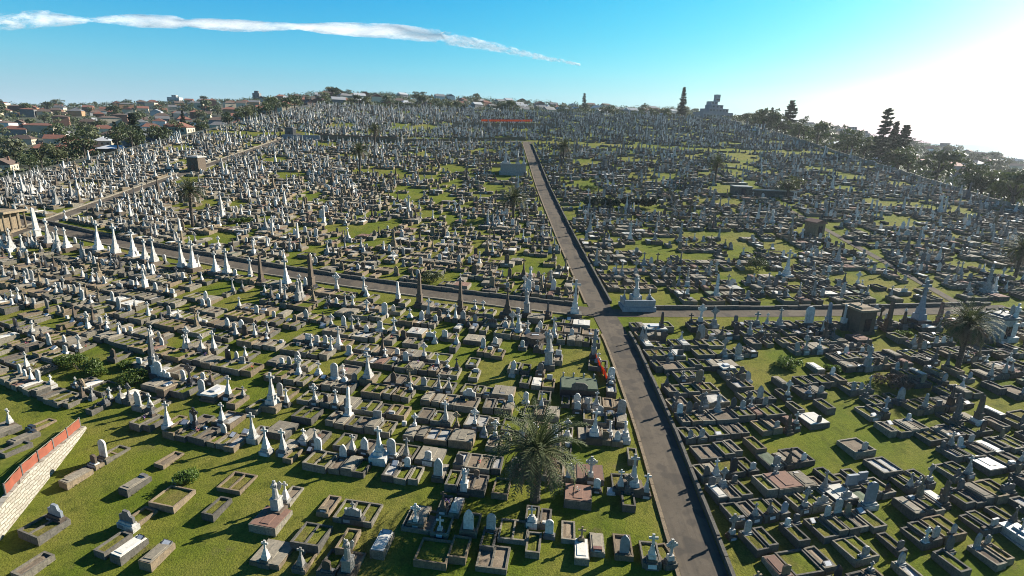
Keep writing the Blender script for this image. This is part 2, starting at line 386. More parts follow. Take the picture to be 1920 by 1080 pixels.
for i, (w, h, t) in enumerate([(.66, 1.05, 'round'), (.72, 1.3, 'round'), (.62, .8, 'low'), (.75, 1.35, 'gothic'), (.66, 1.1, 'gothic'), (.8, 1.25, 'shoulder'), (.68, .95, 'shoulder'), (.75, 1.0, 'gable'), (.85, .75, 'flat'), (.9, 1.7, 'round'), (.8, 1.75, 'gothic')]):
    lib(f'tab{i}', 'headstone_grave', {'round': 'round-topped headstone', 'low': 'low-arched headstone', 'gothic': 'pointed headstone', 'shoulder': 'shouldered headstone', 'gable': 'gabled headstone', 'flat': 'square headstone'}[t], mon_tablet(w, h, t, .16 + .02 * (i % 3), i % 3 == 0))
for i, (h, k) in enumerate([(1.35, 'taper'), (1.6, 'taper'), (1.9, 'taper'), (1.2, 'latin'), (1.5, 'latin'), (1.8, 'celtic'), (2.2, 'celtic'), (2.3, 'taper'), (1.0, 'latin')]):
    lib(f'crs{i}', 'cross_grave', {'taper': 'cross on tapered pedestal', 'latin': 'plain cross on plinth', 'celtic': 'ringed cross on plinth'}[k], mon_cross(h, k, i % 2 == 0))
for i, h in enumerate([2.2, 2.9, 3.8]): lib(f'obl{i}', 'obelisk_grave', 'obelisk', mon_obelisk(h))
for i, h in enumerate([1.8, 2.6]): lib(f'urn{i}', 'obelisk_grave', 'urn-topped column', mon_obelisk(h, True))
for i, h in enumerate([3.2, 4.2, 4.8]): lib(f'tcr{i}', 'tall_cross_grave', 'stepped cross', mon_tallcross(h))
for i, h in enumerate([2.6, 3.3]): lib(f'sta{i}', 'statue_grave', 'angel statue', mon_statue(h))
for i, (w, t) in enumerate([(1.9, 'cross'), (2.1, 'triple'), (1.8, 'step')]): lib(f'fam{i}', 'family_grave', {'cross': 'cross-topped family stone', 'triple': 'arched family stone', 'step': 'stepped family stone'}[t], mon_family(w, t))
lib('dsk0', 'desk_grave', 'sloping desk stone', mon_desk(.62)); lib('dsk1', 'desk_grave', 'sloping desk stone', mon_desk(.8))
lib('blk0', 'desk_grave', 'square block stone', mon_block(.7)); lib('blk1', 'desk_grave', 'square block stone', mon_block(.55))
# kerbs: rectangular surrounds, open in the middle; z = 0 is the top of the kerb
KERB = {}
def kerb(w, l, div=0, t=.15):
    m = MB(); a = w / 2
    j = lambda: RNG.uniform(-.018, .018)
    o = [(-a + j(), j()), (a + j(), j()), (a + j(), l + j()), (-a + j(), l + j())]
    i_ = [(-a + t, t), (a - t, t), (a - t, l - t), (-a + t, l - t)]
    zt = [RNG.uniform(-.025, .02) for _ in range(4)]
    vs = [(x, y, -1.25) for x, y in o] + [(x, y, zt[k]) for k, (x, y) in enumerate(o)] + [(x, y, zt[k] - .004) for k, (x, y) in enumerate(i_)] + [(x, y, -.5) for x, y in i_]
    fs = []
    for k in range(4):
        n = (k + 1) % 4
        fs += [(k, n, 4 + n, 4 + k), (4 + k, 4 + n, 8 + n, 8 + k), (8 + k, 8 + n, 12 + n, 12 + k)]
    m.add(vs, fs)
    for d in range(div):
        x = -a + w * (d + 1) / (div + 1); m.box(x, l / 2, -.5, -.02, t, l - 2 * t - .01)
    return m
def bed(w, l, t=.15, bump=.05, nx=3, ny=5):
    m = MB(); a = w / 2 - t * .6
    vs = []; fs = []
    for j in range(ny + 1):
        for i in range(nx + 1):
            e = 0 < i < nx and 0 < j < ny
            vs.append((-a + 2 * a * i / nx, t * .6 + (l - 1.2 * t) * j / ny, RNG.uniform(-bump, bump) * e + bump * .4 * e))
    for j in range(ny):
        for i in range(nx): q = j * (nx + 1) + i; fs.append((q, q + 1, q + nx + 2, q + nx + 1))
    return m.add(vs, fs)
def slab(w, l, t=.15): return MB().box(0, l / 2, -.4, .05, w - t * .7, l - t * .7, .985).box(0, l * .54, .045, .10, w * .66 if w < 2 else .8, l * .66, .96, .98)
for v in range(3):
    for nm, w, l, dv in (('n', .92, 2.1, 0), ('s', 1.12, 2.25, 0), ('m', 1.42, 2.35, 0), ('d', 2.35, 2.4, 1), ('D', 2.5, 2.45, 0), ('t', 3.4, 2.45, 2)):
        k = kerb(w, l, dv); b = bed(w, l); sl = slab(w, l)
        KERB[nm + str(v)] = (w, l, k, k.arr(), b, b.arr(), sl, sl.arr())
MESHC = {}
def cmesh(key, mb, mat):
    k = (key, mat)
    if k not in MESHC: MESHC[k] = mb.mesh(key, mat)
    return MESHC[k]
COLN = {'white_marble': 'white', 'pale_marble': 'pale', 'grey_granite': 'grey', 'dark_granite': 'black', 'red_granite': 'red', 'sandstone': 'sandstone', 'dark_sandstone': 'brown', 'bluestone': 'bluish'}
BEDN = {'bed_grass': 'grassy bed', 'slab_concrete': 'concrete slab', 'slab_marble': 'white slab', 'gravel_white': 'gravel bed', 'gravel_brown': 'brown bed', 'terracotta': 'reddish slab', 'ivy_green': 'leafy bed'}

# ------------------------------------------------------------------ layout of the cemetery
ROADX = [(14.9, 20), (15.2, 35), (15.4, 53), (15.0, 71), (13.7, 84), (11.4, 117), (8.2, 168), (4.2, 256)]
def xroad(y): return float(np.interp(y, [p[1] for p in ROADX], [p[0] for p in ROADX]))
RW = 1.78
def rowL(y0, d):
    k = min(max((y0 - 42) / 38, 0), 1)
    if y0 > 90: f = max(0, 1 - (y0 - 90) / 90); return y0 + (.17 * d + .0011 * d * d) * f
    return y0 + (.05 + .12 * k) * d + (.0025 - .0014 * k) * d * d
def slL(y0, d):
    return (rowL(y0, d + .5) - rowL(y0, d - .5))
def rowR(y0, d):
    k = min(max((y0 - 40) / 40, 0), 1); s = .27 - .20 * k
    if y0 > 90: s = .07 * max(0, 1 - (y0 - 90) / 60)
    return y0 + s * d + .0006 * d * d * (1 if y0 < 90 else max(0, 1 - (y0 - 90) / 60))
def slR(y0, d): return rowR(y0, d + .5) - rowR(y0, d - .5)
YX = 81.0   # the crossroad meets the avenue here
EXCL = []   # (x, y, radius) kept free of ordinary graves
SPECS = []
def near_excl(x, y):
    for ex, ey, er in EXCL:
        if (x - ex) ** 2 + (y - ey) ** 2 < er * er: return True
    return False
def pick(d):
    r = RNG.random() * sum(d.values())
    for k, v in d.items():
        r -= v
        if r <= 0: return k
    return k
HEADS = [k for k in LIB if k.startswith('tab')]; CRS = [k for k in LIB if k.startswith('crs')]
def monument(zone):
    mix = {'lowL': dict(tab=.34, crs=.36, fam=.07, dsk=.13, blk=.07, sta=.01, obl=.02), 'lowR': dict(tab=.34, crs=.30, fam=.11, dsk=.12, blk=.08, sta=.02, obl=.03),
           'upL': dict(tab=.46, crs=.33, fam=.05, obl=.03, urn=.02, tcr=.02, sta=.01, dsk=.08), 'upR': dict(tab=.46, crs=.33, fam=.06, obl=.03, urn=.02, tcr=.025, sta=.015, dsk=.06),
           'far': dict(tab=.50, crs=.36, obl=.04, urn=.03, tcr=.035, sta=.015, dsk=.02)}[zone]
    g = pick(mix)
    ks = [k for k in LIB if k.startswith(g)]
    if g == 'tab': ks = ks[:9] if RNG.random() < .85 else ks[9:]
    return RNG.choice(ks)
def stones(zone, x, y):
    if zone == 'lowL': st = pick(dict(white_marble=.58, pale_marble=.22, grey_granite=.07, sandstone=.06, dark_sandstone=.06, dark_granite=.04))
    elif zone == 'lowR': st = pick(dict(white_marble=.24, pale_marble=.34, grey_granite=.22, sandstone=.05, dark_sandstone=.06, dark_granite=.05, bluestone=.04))
    else:
        cx = (x + 15) / 45; c = math.exp(-cx * cx) if y < 210 else 0
        if RNG.random() < c * .62: st = pick(dict(sandstone=.42, dark_sandstone=.38, pale_marble=.2))
        else: st = pick(dict(white_marble=.52 if x < 12 else .27, pale_marble=.32, grey_granite=.16, dark_sandstone=.05, sandstone=.05))
    ba = pick({st: .45, 'dark_sandstone': .25, 'kerb_grey': .2, 'grey_granite': .1})
    return st, ba
def beds(zone, x, y):
    if zone in ('lowL',): return pick(dict(bed_grass=.56, slab_concrete=.13, gravel_brown=.20, slab_marble=.03, gravel_white=.05, terracotta=.02, ivy_green=.01))
    if zone == 'lowR': return pick(dict(bed_grass=.56, slab_concrete=.12, gravel_brown=.19, slab_marble=.04, gravel_white=.06, terracotta=.02, ivy_green=.01))
    return pick(dict(bed_grass=.44, slab_concrete=.22, gravel_brown=.20, slab_marble=.05, gravel_white=.06, terracotta=.04, ivy_green=.04))
def kerbm(zone, x, y):
    if zone == 'lowR': return pick(dict(kerb_grey=.55, kerb_concrete=.35, kerb_sandstone=.1))
    c = math.exp(-((x + 15) / 50) ** 2) if y > 84 else .25
    return pick(dict(kerb_concrete=.5, kerb_grey=.3, kerb_sandstone=.2 + .6 * c))
def spec(x, y, rot, dirn, zone, row=0, side='', idx=0, kb=None, mon='?', hk=None, bd=None, st=None, kmat=None, label=None, scale=1.0, ba=None):
    if mon == '?': mon = monument(zone)
    s0, b0 = stones(zone, x, y)
    SPECS.append(dict(x=x, y=y, rot=rot, dir=dirn, zone=zone, row=row, side=side, idx=idx, kb=kb, mon=mon, hk=hk, bed=bd or (beds(zone, x, y) if kb else None),
                      st=st or s0, ba=ba or b0, km=kmat or kerbm(zone, x, y), label=label, sc=scale, z=G(x, y) + TZ(x, y)))

# ---- hero items surveyed on the photograph (pixel of the foot -> place on the slope)
def P(px, py): return hit(px, py)
def rotL(x, y): return -math.atan(.05 + .0042 * max(0, xroad(y) - x)) if x < xroad(y) else math.atan(.2)
HERO = []
def hero(px, py, mon, st, sc=1.0, kb=None, dirn=1, hk=.3, bd=None, rot=None, label=None, ba=None, km=None, er=.5):
    if not kb and er < 1 and 560 < py and RNG.random() < .75: kb = RNG.choice('smm') + str(RNG.randrange(3)); dirn = 1; hk = RNG.uniform(.45, .6)
    x, y = P(px, py); r = rotL(x, y) if rot is None else rot
    EXCL.append((x, y, er))
    if kb:
        ey = KERB[kb][1] * .55; EXCL.append((x - math.sin(r) * ey * dirn, y + math.cos(r) * ey * dirn, max(er, .95)))
    zone = 'lowL' if x < xroad(y) else 'lowR'
    HERO.append((x, y, r, dirn, zone, dict(kb=kb, mon=mon, hk=hk, bd=bd, st=st, label=label, scale=sc, ba=ba, kmat=km)))
edge = 'on the near edge of the crossroad'
n_ = 0
for px, py, mon, st, sc in [(1077, 597, 'tcr2', 'white_marble', 1.05), (987, 595, 'sta1', 'pale_marble', 1.1), (1026, 598, 'obl0', 'dark_granite', .8), (950, 598, 'tcr0', 'dark_sandstone', 1.2), (862, 588, 'obl2', 'dark_sandstone', 1.1), (787, 575, 'obl2', 'dark_sandstone', 1.2), (747, 567, 'obl1', 'white_marble', .95),
        (683, 552, 'crs7', 'white_marble', 1.1), (632, 548, 'crs6', 'white_marble', 1.2), (585, 544, 'obl2', 'dark_sandstone', 1.35), (538, 537, 'tcr1', 'white_marble', 1.0), (470, 520, 'crs7', 'white_marble', 1.2), (490, 530, 'obl2', 'dark_sandstone', 1.0),
        (427, 517, 'tcr1', 'white_marble', 1.0), (405, 514, 'tcr0', 'white_marble', 1.05), (362, 507, 'tcr1', 'white_marble', 1.1), (343, 506, 'tcr2', 'white_marble', 1.05), (291, 496, 'tcr1', 'white_marble', 1.05), (273, 491, 'tcr0', 'white_marble', 1.1), (252, 484, 'tcr1', 'white_marble', 1.1),
        (218, 480, 'tcr2', 'white_marble', 1.1), (185, 473, 'tcr2', 'white_marble', 1.1), (128, 470, 'tcr0', 'white_marble', 1.15), (109, 466, 'crs7', 'white_marble', 1.5), (93, 461, 'tcr1', 'white_marble', 1.1), (73, 452, 'obl2', 'white_marble', 1.45),
        (45, 478, 'tcr0', 'white_marble', 1.0), (22, 470, 'tcr0', 'white_marble', 1.1), (3, 470, 'tcr1', 'white_marble', 1.0)]:
    n_ += 1
    hero(px, py, mon, st, sc, ba='dark_sandstone' if RNG.random() < .7 else None, label=f'{COLN[st]} {LIB[mon][1]}, {ordn(n_)} from avenue along crossroad\'s lower edge, palm side')
n_ = 0
for px, py, mon, st, sc in [(1240, 627, 'obl1', 'dark_granite', .85), (1313, 640, 'tab9', 'pale_marble', 1.15), (1313, 613, 'crs6', 'white_marble', 1.2), (1340, 617, 'crs6', 'pale_marble', 1.1), (1420, 616, 'crs4', 'pale_marble', 1.2), (1462, 618, 'tcr0', 'pale_marble', .8), (1517, 616, 'tab9', 'white_marble', 1.5), (1553, 618, 'obl1', 'bluestone', 1.1), (1582, 618, 'urn1', 'white_marble', 1.1),
        (1638, 617, 'crs6', 'pale_marble', 1.3), (1662, 620, 'obl2', 'dark_sandstone', 1.1), (1695, 618, 'obl0', 'dark_sandstone', .9), (1723, 610, 'tcr2', 'bluestone', 1.25), (1758, 612, 'obl1', 'red_granite', 1.1), (1892, 640, 'sta1', 'white_marble', 1.5)]:
    n_ += 1
    hero(px, py, mon, st, sc, label=f'{COLN[st]} {LIB[mon][1]}, {ordn(n_)} from avenue along crossroad\'s lower edge, across from palm')
# near the junction and inside the nearer rows
for px, py, mon, st, sc, lb in [(1028, 690, 'sta1', 'pale_marble', 1.35, 'large pale statue group on tall pedestal, in grass beside the dark chest tomb'), (1113, 672, 'obl2', 'pale_marble', .9, 'pale obelisk beside the orange safety netting at the avenue'),
        (689, 720, 'tcr0', 'white_marble', .95, 'slender white column cross standing alone between brown beds, fourth row'), (512, 765, 'tcr0', 'white_marble', 1.1, 'white tall cross with twin white plaques at its foot, near row'),
        (710, 868, 'tcr0', 'white_marble', .9, 'slender white column cross in the near row of kerbed beds'), (300, 712, 'tab9', 'white_marble', 1.1, 'white round-topped headstone beside the green shrubs'), (289, 710, 'sta0', 'white_marble', .9, 'white statue on pedestal beside the green shrubs'),
        (380, 740, 'tab9', 'white_marble', .9, 'white arched headstone beside a brown chest tomb'), (425, 752, 'crs2', 'white_marble', 1.1, 'white tapered cross in front of pale slab tomb'), (500, 850, 'crs2', 'white_marble', 1.15, 'white tapered cross, middle of three together above long dark kerb'),
        (472, 832, 'crs7', 'white_marble', 1.05, 'white tapered cross, tallest of three together above long dark kerb'), (529, 857, 'crs2', 'white_marble', 1.1, 'white tapered cross, lowest of three together above long dark kerb'), (597, 850, 'tab1', 'white_marble', 1.0, 'white round headstone at end of the three tapered crosses'),
        (311, 806, 'crs7', 'white_marble', 1.0, 'white tapered cross on broad dark plinth above long dark kerb'), (361, 806, 'tab9', 'white_marble', .85, 'narrow white round headstone on tall grey plinth'), (257, 772, 'tab10', 'white_marble', .95, 'white pointed headstone in grassy kerbed plot beside red netting wall'), (279, 776, 'crs1', 'white_marble', 1.0, 'small white cross next to long sunlit kerb slab'),
        (820, 905, 'tab10', 'white_marble', 1.0, 'tall white pointed headstone between low plaque blocks'), (870, 925, 'sta0', 'white_marble', .85, 'white shaped headstone figure below the big palm'), (877, 1008, 'tab10', 'white_marble', 1.0, 'large white pointed headstone standing in palm shadow'), (823, 1010, 'crs4', 'white_marble', .8, 'small white cross at head of shaded kerbed plot'), (778, 994, 'crs6', 'white_marble', .75, 'white ornate cross in square kerbed plot with flowers'),
        (1187, 925, 'tcr0', 'white_marble', .95, 'tallest of three white crosses beside the avenue'), (1163, 928, 'crs1', 'white_marble', 1.0, 'shorter white cross, farther from road of three beside avenue'), (1210, 930, 'crs2', 'white_marble', .95, 'white cross nearest the road of three beside avenue'), (1113, 830, 'tcr0', 'white_marble', .9, 'white cross on column at corner of twin concrete slabs'), (1142, 828, 'urn0', 'white_marble', .8, 'white urn column in front of twin concrete slabs'), (1172, 832, 'urn0', 'white_marble', .9, 'white urn column by road in front of twin concrete slabs'),
        (1170, 1052, 'tab10', 'bluestone', .9, 'bluish pointed headstone beside large grassy plot by avenue'), (1222, 1068, 'crs2', 'white_marble', 1.1, 'white cross on broad base before large grassy plot by avenue'), (1258, 1068, 'crs5', 'white_marble', 1.0, 'white ringed cross at road corner of large grassy plot'),
        (1690, 760, 'tab4', 'pale_marble', 1.3, 'pale pointed stone leaning beside the brown dry shrub'), (1632, 958, 'tab9', 'bluestone', 1.2, 'large bluish headstone standing alone on isolated double plot'), (1598, 925, 'tab8', 'bluestone', 1.35, 'broad bluish slab headstone, larger of two together'), (1618, 915, 'tab8', 'bluestone', 1.1, 'broad bluish slab headstone, smaller of two together'), (1772, 955, 'obl1', 'dark_sandstone', .75, 'brown obelisk among kerbed plots'), (1890, 935, 'fam0', 'grey_granite', 1.0, 'wide grey family stone at picture edge plots'), (1548, 930, 'tcr0', 'pale_marble', .6, 'thin pale cross beside white marble slab'), (1385, 675, 'tab3', 'pale_marble', 1.2, 'pale pointed headstone on isolated narrow plot in open grass'), (1795, 800, 'obl1', 'grey_granite', .9, 'grey obelisk among black and white stones'), (1835, 800, 'obl1', 'dark_sandstone', 1.0, 'tall dark obelisk among black and white stones')]:
    hero(px, py, mon, st, sc, label=lb, rot=(math.atan(.22) if px > 1250 else None))
# lawn plots at the lower corner: (px, py of head end, kerb, direction of bed, monument, stone, bed)
LAWN = [(28, 800, 'd2', -1, 'crs1', 'white_marble', 'slab_concrete', 'white cross over concrete plots on raised lawn behind netting fence'), (55, 812, 's0', 1, 'blk0', 'dark_granite', 'bed_grass', 'black block stone before grassy plot on raised lawn behind netting fence'), (72, 822, 's1', -1, 'blk1', 'dark_granite', 'slab_concrete', 'small black block over narrow concrete plot close behind netting fence'), (8, 880, 's1', 1, None, None, 'bed_grass', 'narrow grassy plot on raised lawn at picture edge'), (190, 868, 'm0', 1, 'tab9', 'white_marble', 'bed_grass', 'white round headstone above stepped grassy plots beside netting wall'), (172, 880, 's1', 1, 'tab2', 'dark_sandstone', 'bed_grass', 'dark low headstone next to white round headstone, netting wall side'), (168, 885, 's2', -1, None, None, 'slab_concrete', 'sunlit concrete plot below the stepped grassy plots by netting wall'),
        (298, 878, 's0', 1, None, None, 'gravel_brown', 'narrow kerbed plot with brown bed, upper lawn under long wall'), (277, 898, 's1', -1, 'blk0', 'grey_granite', 'slab_concrete', 'grey block stone at head of narrow slab on lawn'), (331, 905, None, 1, 'blk1', 'dark_sandstone', None, 'brown leaning slab stone beside green bush on lawn'), (345, 920, 'D0', -1, None, None, 'bed_grass', 'square grassy plot with yellow and white edging on lawn'),
        (428, 925, 'd0', 1, None, None, 'bed_grass', 'raised double kerbed plot below long dark wall on lawn'), (425, 940, 's2', -1, None, None, 'bed_grass', 'narrow grassy plot below raised double plot on lawn'), (130, 905, 's0', 1, None, None, 'gravel_brown', 'narrow brown kerbed plot behind bluish double plot on lawn'),
        (115, 975, 'd1', -1, 'fam2', 'bluestone', 'bed_grass', 'bluish wide stone heading a double grassy plot by limestone wall'), (235, 995, 'm1', 1, 'fam2', 'grey_granite', 'bed_grass', 'grey stone between long grassy plots, middle of lawn'), (240, 1005, 's0', -1, None, None, 'bed_grass', 'narrow grassy plot below grey stone, middle of lawn'),
        (270, 1015, 's1', -1, 'dsk0', 'dark_granite', 'slab_marble', 'small dark desk stone with white marble slab on lawn'), (318, 1025, 's2', -1, 'dsk1', 'grey_granite', 'slab_concrete', 'sloping pale desk stone with concrete slab on lawn'), (95, 1045, 's0', -1, None, None, 'gravel_brown', 'lone narrow kerbed plot at bottom of lawn near limestone wall'),
        (532, 950, 's1', 1, 'crs1', 'white_marble', 'gravel_brown', 'white cross on narrow kerbed plot above terracotta slab'), (525, 960, 'd2', -1, 'sta0', 'pale_marble', 'terracotta', 'pale statue above terracotta slab and small grassy bed'), (495, 1065, 'D1', 1, 'crs1', 'white_marble', 'slab_concrete', 'white cross beside dark block before big concrete slab'),
        (605, 970, 's2', 1, 'blk0', 'sandstone', 'gravel_brown', 'stone block at foot of narrow brown plot beside four-bed row'), (660, 985, 't0', 1, 'fam0', 'pale_marble', 'bed_grass', 'row of grassy beds with cross-topped pale stone'), (600, 990, 'd0', -1, None, None, 'bed_grass', 'grassy plot with small white statue below four-bed row'), (665, 1000, 's0', -1, None, None, 'bed_grass', 'narrow grassy plot below four-bed row'), (727, 1005, 's1', -1, 'dsk1', 'bluestone', 'slab_marble', 'pale ridged marble tomb beside four-bed row'),
        (560, 1075, 's2', 1, 'crs1', 'pale_marble', 'bed_grass', 'pale cross at foot of narrow plot, bottom edge'), (610, 1085, 'm2', 1, 'tab2', 'dark_sandstone', 'bed_grass', 'dark low headstone before square grassy plot, bottom edge'), (650, 1085, 's0', 1, 'sta0', 'pale_marble', 'gravel_brown', 'pale winged statue before narrow plot, bottom edge'),
        (780, 1000, 'D0', 1, None, None, 'gravel_brown', 'square kerbed plot with flowers behind ornate white cross'), (822, 1018, 'D2', -1, None, None, 'bed_grass', 'shaded kerbed plot below small white cross'), (868, 1012, 'm0', -1, None, None, 'bed_grass', 'shaded kerbed bed below large pointed headstone'), (1065, 1020, 's0', 1, None, None, 'gravel_brown', 'lone narrow high-kerbed plot on open grass near avenue'), (960, 1020, 'd1', 1, None, None, 'bed_grass', 'kerbed bright green bed with white front edge'), (1120, 1045, 's1', 1, 'blk0', 'red_granite', 'slab_concrete', 'narrow brown slab with white block, near avenue bottom'), (920, 1075, 'd2', 1, None, None, 'gravel_brown', 'double kerbed plot in palm shadow, bottom edge'), (1105, 832, 'd1', 1, None, None, 'slab_concrete', 'twin concrete slabs beside avenue behind urn columns')]
for px, py, kb, dn, mon, st, bd, lb in LAWN:
    hero(px, py, mon, st or 'pale_marble', 1.0, kb, dn, RNG.uniform(.36, .5), bd, None if px > 300 else -.34, lb, er=1.05)

# ---- big single features to be kept clear
def keep(px, py, r): x, y = P(px, py); EXCL.append((x, y, r)); return x, y
BUSH = [(150, 692, 3.0, 'leaf_shrub', 3.4, 1.3, 1.6), (118, 683, 1.6, 'leaf_shrub', 1.2, 1.4, .9), (183, 700, 2.0, 'leaf_shrub', 1.4, 1.6, 1.1), (255, 718, 2.2, 'leaf_shrub', 2.1, 1.5, 1.5), (232, 690, 1.4, 'leaf_shrub', 1.3, 1.0, .8),
        (1478, 688, 2.6, 'leaf_shrub', 2.1, 1.3, 1.2), (1672, 725, 3.4, 'leaf_dry', 2.6, 1.8, 1.5), (352, 905, 1.0, 'leaf_shrub', .9, .9, 1.3), (1560, 697, 1.5, 'leaf_shrub', 1.3, .9, .9),
        (455, 418, 2.5, 'leaf_shrub', 4.0, 1.6, 1.2), (1420, 505, 2.0, 'leaf_dark', 1.6, 1.5, 2.4), (812, 528, 1.8, 'leaf_olive', 1.6, 1.2, 1.8), (1690, 630, 1.5, 'leaf_shrub', 1.6, 1.0, .8), (1105, 357, 3, 'leaf_shrub', 3.4, 1.6, 1.6)]
for b in BUSH: keep(b[0], b[1], b[2])
PALMS = [(1003, 938, 5.1, 1.0, 2.0), (362, 425, 7.5, 1.0, 1.6), (675, 325, 7.0, .95, 1.6), (703, 278, 7.5, .9, 1.6), (962, 410, 5.0, 1.0, 1.5), (1056, 303, 5.5, 1.05, 1.5), (1340, 345, 6.8, .95, 1.5), (1795, 690, 6.2, 1.0, 1.6), (1903, 520, 5.5, 1.0, 1.6)]
for p in PALMS: keep(p[0], p[1], p[4])
for px, py, r in [(1605, 615, 3.4), (1865, 630, 3.2), (370, 318, 5), (22, 425, 7), (960, 322, 8), (1195, 575, 6.2), (1525, 437, 4), (545, 250, 6), (1385, 358, 8), (985, 410 - 90, 3), (488, 740, .6), (1085, 720, 3.2), (1040, 625, .2), (985, 640, .2), (318, 735, 1.6), (405, 745, 1.8), (1083, 668, 2.4), (1075, 690, 1.6)]:
    keep(px, py, r)
for i in range(9): keep(1105 + i * 15, 382, 2.6)
for px, py, r in [(1378, 282, 5), (1386, 292, 6), (1396, 300, 6), (1388, 312, 6), (1376, 322, 5), (735, 322, 4), (760, 330, 3), (800, 332, 3.5), (720, 425, 3.5), (738, 418, 3), (800, 402, 3.5), (850, 345, 3.5), (770, 372, 3.5), (825, 372, 3.5), (640, 236, 7), (760, 240, 8), (800, 238, 7), (1290, 482, 3.2), (1312, 440, 3), (1110, 356, 4), (700, 455, 2.5), (900, 470, 2.2), (560, 430, 2.6), (1250, 330, 4), (1180, 300, 5), (1690, 420, 4), (1650, 380, 5), (1720, 385, 4), (1590, 330, 6), (1480, 470, 3), (1400, 470, 2.4), (1440, 660, 2.2), (1400, 690, 2.5), (1660, 650, 2.0), (1560, 740, 1.8), (1600, 790, 2), (1540, 850, 2.0), (1690, 870, 1.6), (560, 625, 1.8), (355, 550, 1.5)]: keep(px, py, r)
hx1, hy1 = P(1112, 382)

# ---- the raised lawn behind the limestone wall
x1, y1 = P(158, 803); xB, yB = P(0, 1000)
dirx, diry = (xB - x1), (yB - y1); ll = math.hypot(dirx, diry); dirx /= ll; diry /= ll
nx_, ny_ = -diry, dirx
if nx_ < 0: nx_, ny_ = -nx_, -ny_
WL = 24.0
def wall_top(s): return .25 + 1.75 * min(1, s / 9.0)
def wall_pt(s): return x1 + dirx * s, y1 + diry * s
def TZ(x, y):
    s_ = (x - x1) * dirx + (y - y1) * diry; t_ = -((x - x1) * nx_ + (y - y1) * ny_)
    if s_ < 0 or s_ > WL or t_ < 0 or t_ > 19: return 0
    f = min(1, max(0, (19 - t_) / 8)); return (wall_top(s_) - .1) * f
# ---- ordinary rows
def in_path(x, y):
    if abs(x - xroad(y)) < RW + .55 and y < 256: return True
    d = xroad(YX) - x
    if d > 0 and abs(y - rowL(YX, d)) < 2.1: return True
    if d <= 0 and abs(y - rowR(YX, -d)) < 1.8 and x < 75: return True
    if abs(x + 98.5) < 2.2 and 103 < y < 262: return True
    if x > 70 and abs(x - (73.5 + .02 * (y - 110))) < 1.3 and 86 < y < 200: return True
    if 255 < y < 258.5: return True
    return False
def terrace(x, y):
    s_ = (x - x1) * dirx + (y - y1) * diry; t_ = -((x - x1) * nx_ + (y - y1) * ny_)
    return -2 < s_ < WL and -1.2 < t_ < 1.6
def rows(side, ys, zone, label_side):
    for ri, y0 in enumerate(ys):
        rf, sf = (rowL, slL) if side < 0 else (rowR, slR)
        lim = 165 if side < 0 else 150
        for dn in (1, -1):
            d = RW + .9 if y0 < 262 else .2; idx = 0; blk = RNG.uniform(4, 16)
            while d < lim:
                far = y0 > 125
                kb = pick(dict(n=.26, s=.40, m=.14, d=.14, D=.06) if y0 < 150 else dict(s=.5, m=.3, d=.2)) + str(RNG.randrange(3))
                w = KERB[kb][0]
                dd = d + w / 2; d += w + RNG.uniform(.04, .12); blk -= w
                if blk < 0:
                    blk = RNG.uniform(6, 20) if zone != 'lowR' else RNG.uniform(3.5, 11); d += RNG.uniform(.8, 2.0) if zone == 'lowR' else RNG.uniform(.3, 1.2)
                x = xroad(y0) + side * dd
                y = rf(y0, dd) + dn * .32
                x = xroad(min(y, 250)) + side * dd
                idx += 1
                if x < XL + .5 or x > XR - 1 or y > YT or in_path(x, y) or terrace(x, y): continue
                rot = -side * -1 * math.atan(sf(y0, dd)) if side < 0 else math.atan(sf(y0, dd))
                if side < 0: rot = -math.atan(sf(y0, dd))
                L = KERB[kb][1]
                ex, ey = x - math.sin(rot) * L * dn, y + math.cos(rot) * L * dn
                mx, my = (x + ex) / 2, (y + ey) / 2
                if terrace(ex, ey) or terrace(mx, my) or in_path(ex, ey) or near_excl(x, y) or near_excl(mx, my): continue
                px, py, f_ = proj(x, y, G(x, y))
                if px < -160 or px > 2080 or py > 1190: continue
                # openness of the grass, as the photograph shows it
                p = .05 if zone == 'lowL' else .07
                if zone == 'lowL' and y0 < 40: p = .12 if x > -9 else (1.0 if TZ(x, y) == 0 else .3)
                if zone == 'lowR' and x > 24: p = .13
                if zone == 'upL': p = .15 + .17 * math.exp(-((x + 22) / 22) ** 2) * (y < 215)
                if zone == 'upR': p = .22 + .06 * (y < 150)
                if zone == 'lowL' and dn < 0 and 42 < y0 < 44 and -40 < x: p = 0
                nzv = math.sin(x * .21 + y * .13) + math.sin(x * .083 - y * .19 + 2)
                if nzv > 1.3 and not (42 < y0 < 44 and zone == 'lowL'): p = max(p, .85 if y0 > 90 else .45)
                if RNG.random() < p: continue
                z = zone
                if y > 250 or (x < -102 and y > 110): z = 'far'
                haskerb = RNG.random() < (.93 if y0 < 90 else .9 if y < 230 else .6)
                hm = RNG.random() < (.80 if dn > 0 else .56) if y0 < 90 else RNG.random() < (.66 if y < 260 else .82)
                if not haskerb: hm = True
                mon = monument(z) if hm else None
                if mon and mon.startswith('fam') and KERB[kb][0] < 2: mon = RNG.choice(HEADS[:8])
                if mon and mon.startswith(('obl', 'tcr', 'sta')) and y0 < 70 and RNG.random() < .5: mon = RNG.choice(CRS)
                hk = (RNG.uniform(.48, .66) if dn > 0 else RNG.uniform(.28, .56)) * (1.2 if zone == 'lowR' else 1)
                spec(x + RNG.uniform(-.06, .06), y + RNG.uniform(-.08, .08), rot + R(RNG.uniform(-1.5, 1.5)), dn, z, ri + 1, label_side, idx, kb if haskerb else None, mon, hk, scale=RNG.uniform(.76, 1.02) * (1 if side < 0 else .92) if y0 < 90 else RNG.uniform(.68, .98))
ysL = [78.6 - 1.2 - i * 5.75 for i in range(8)]
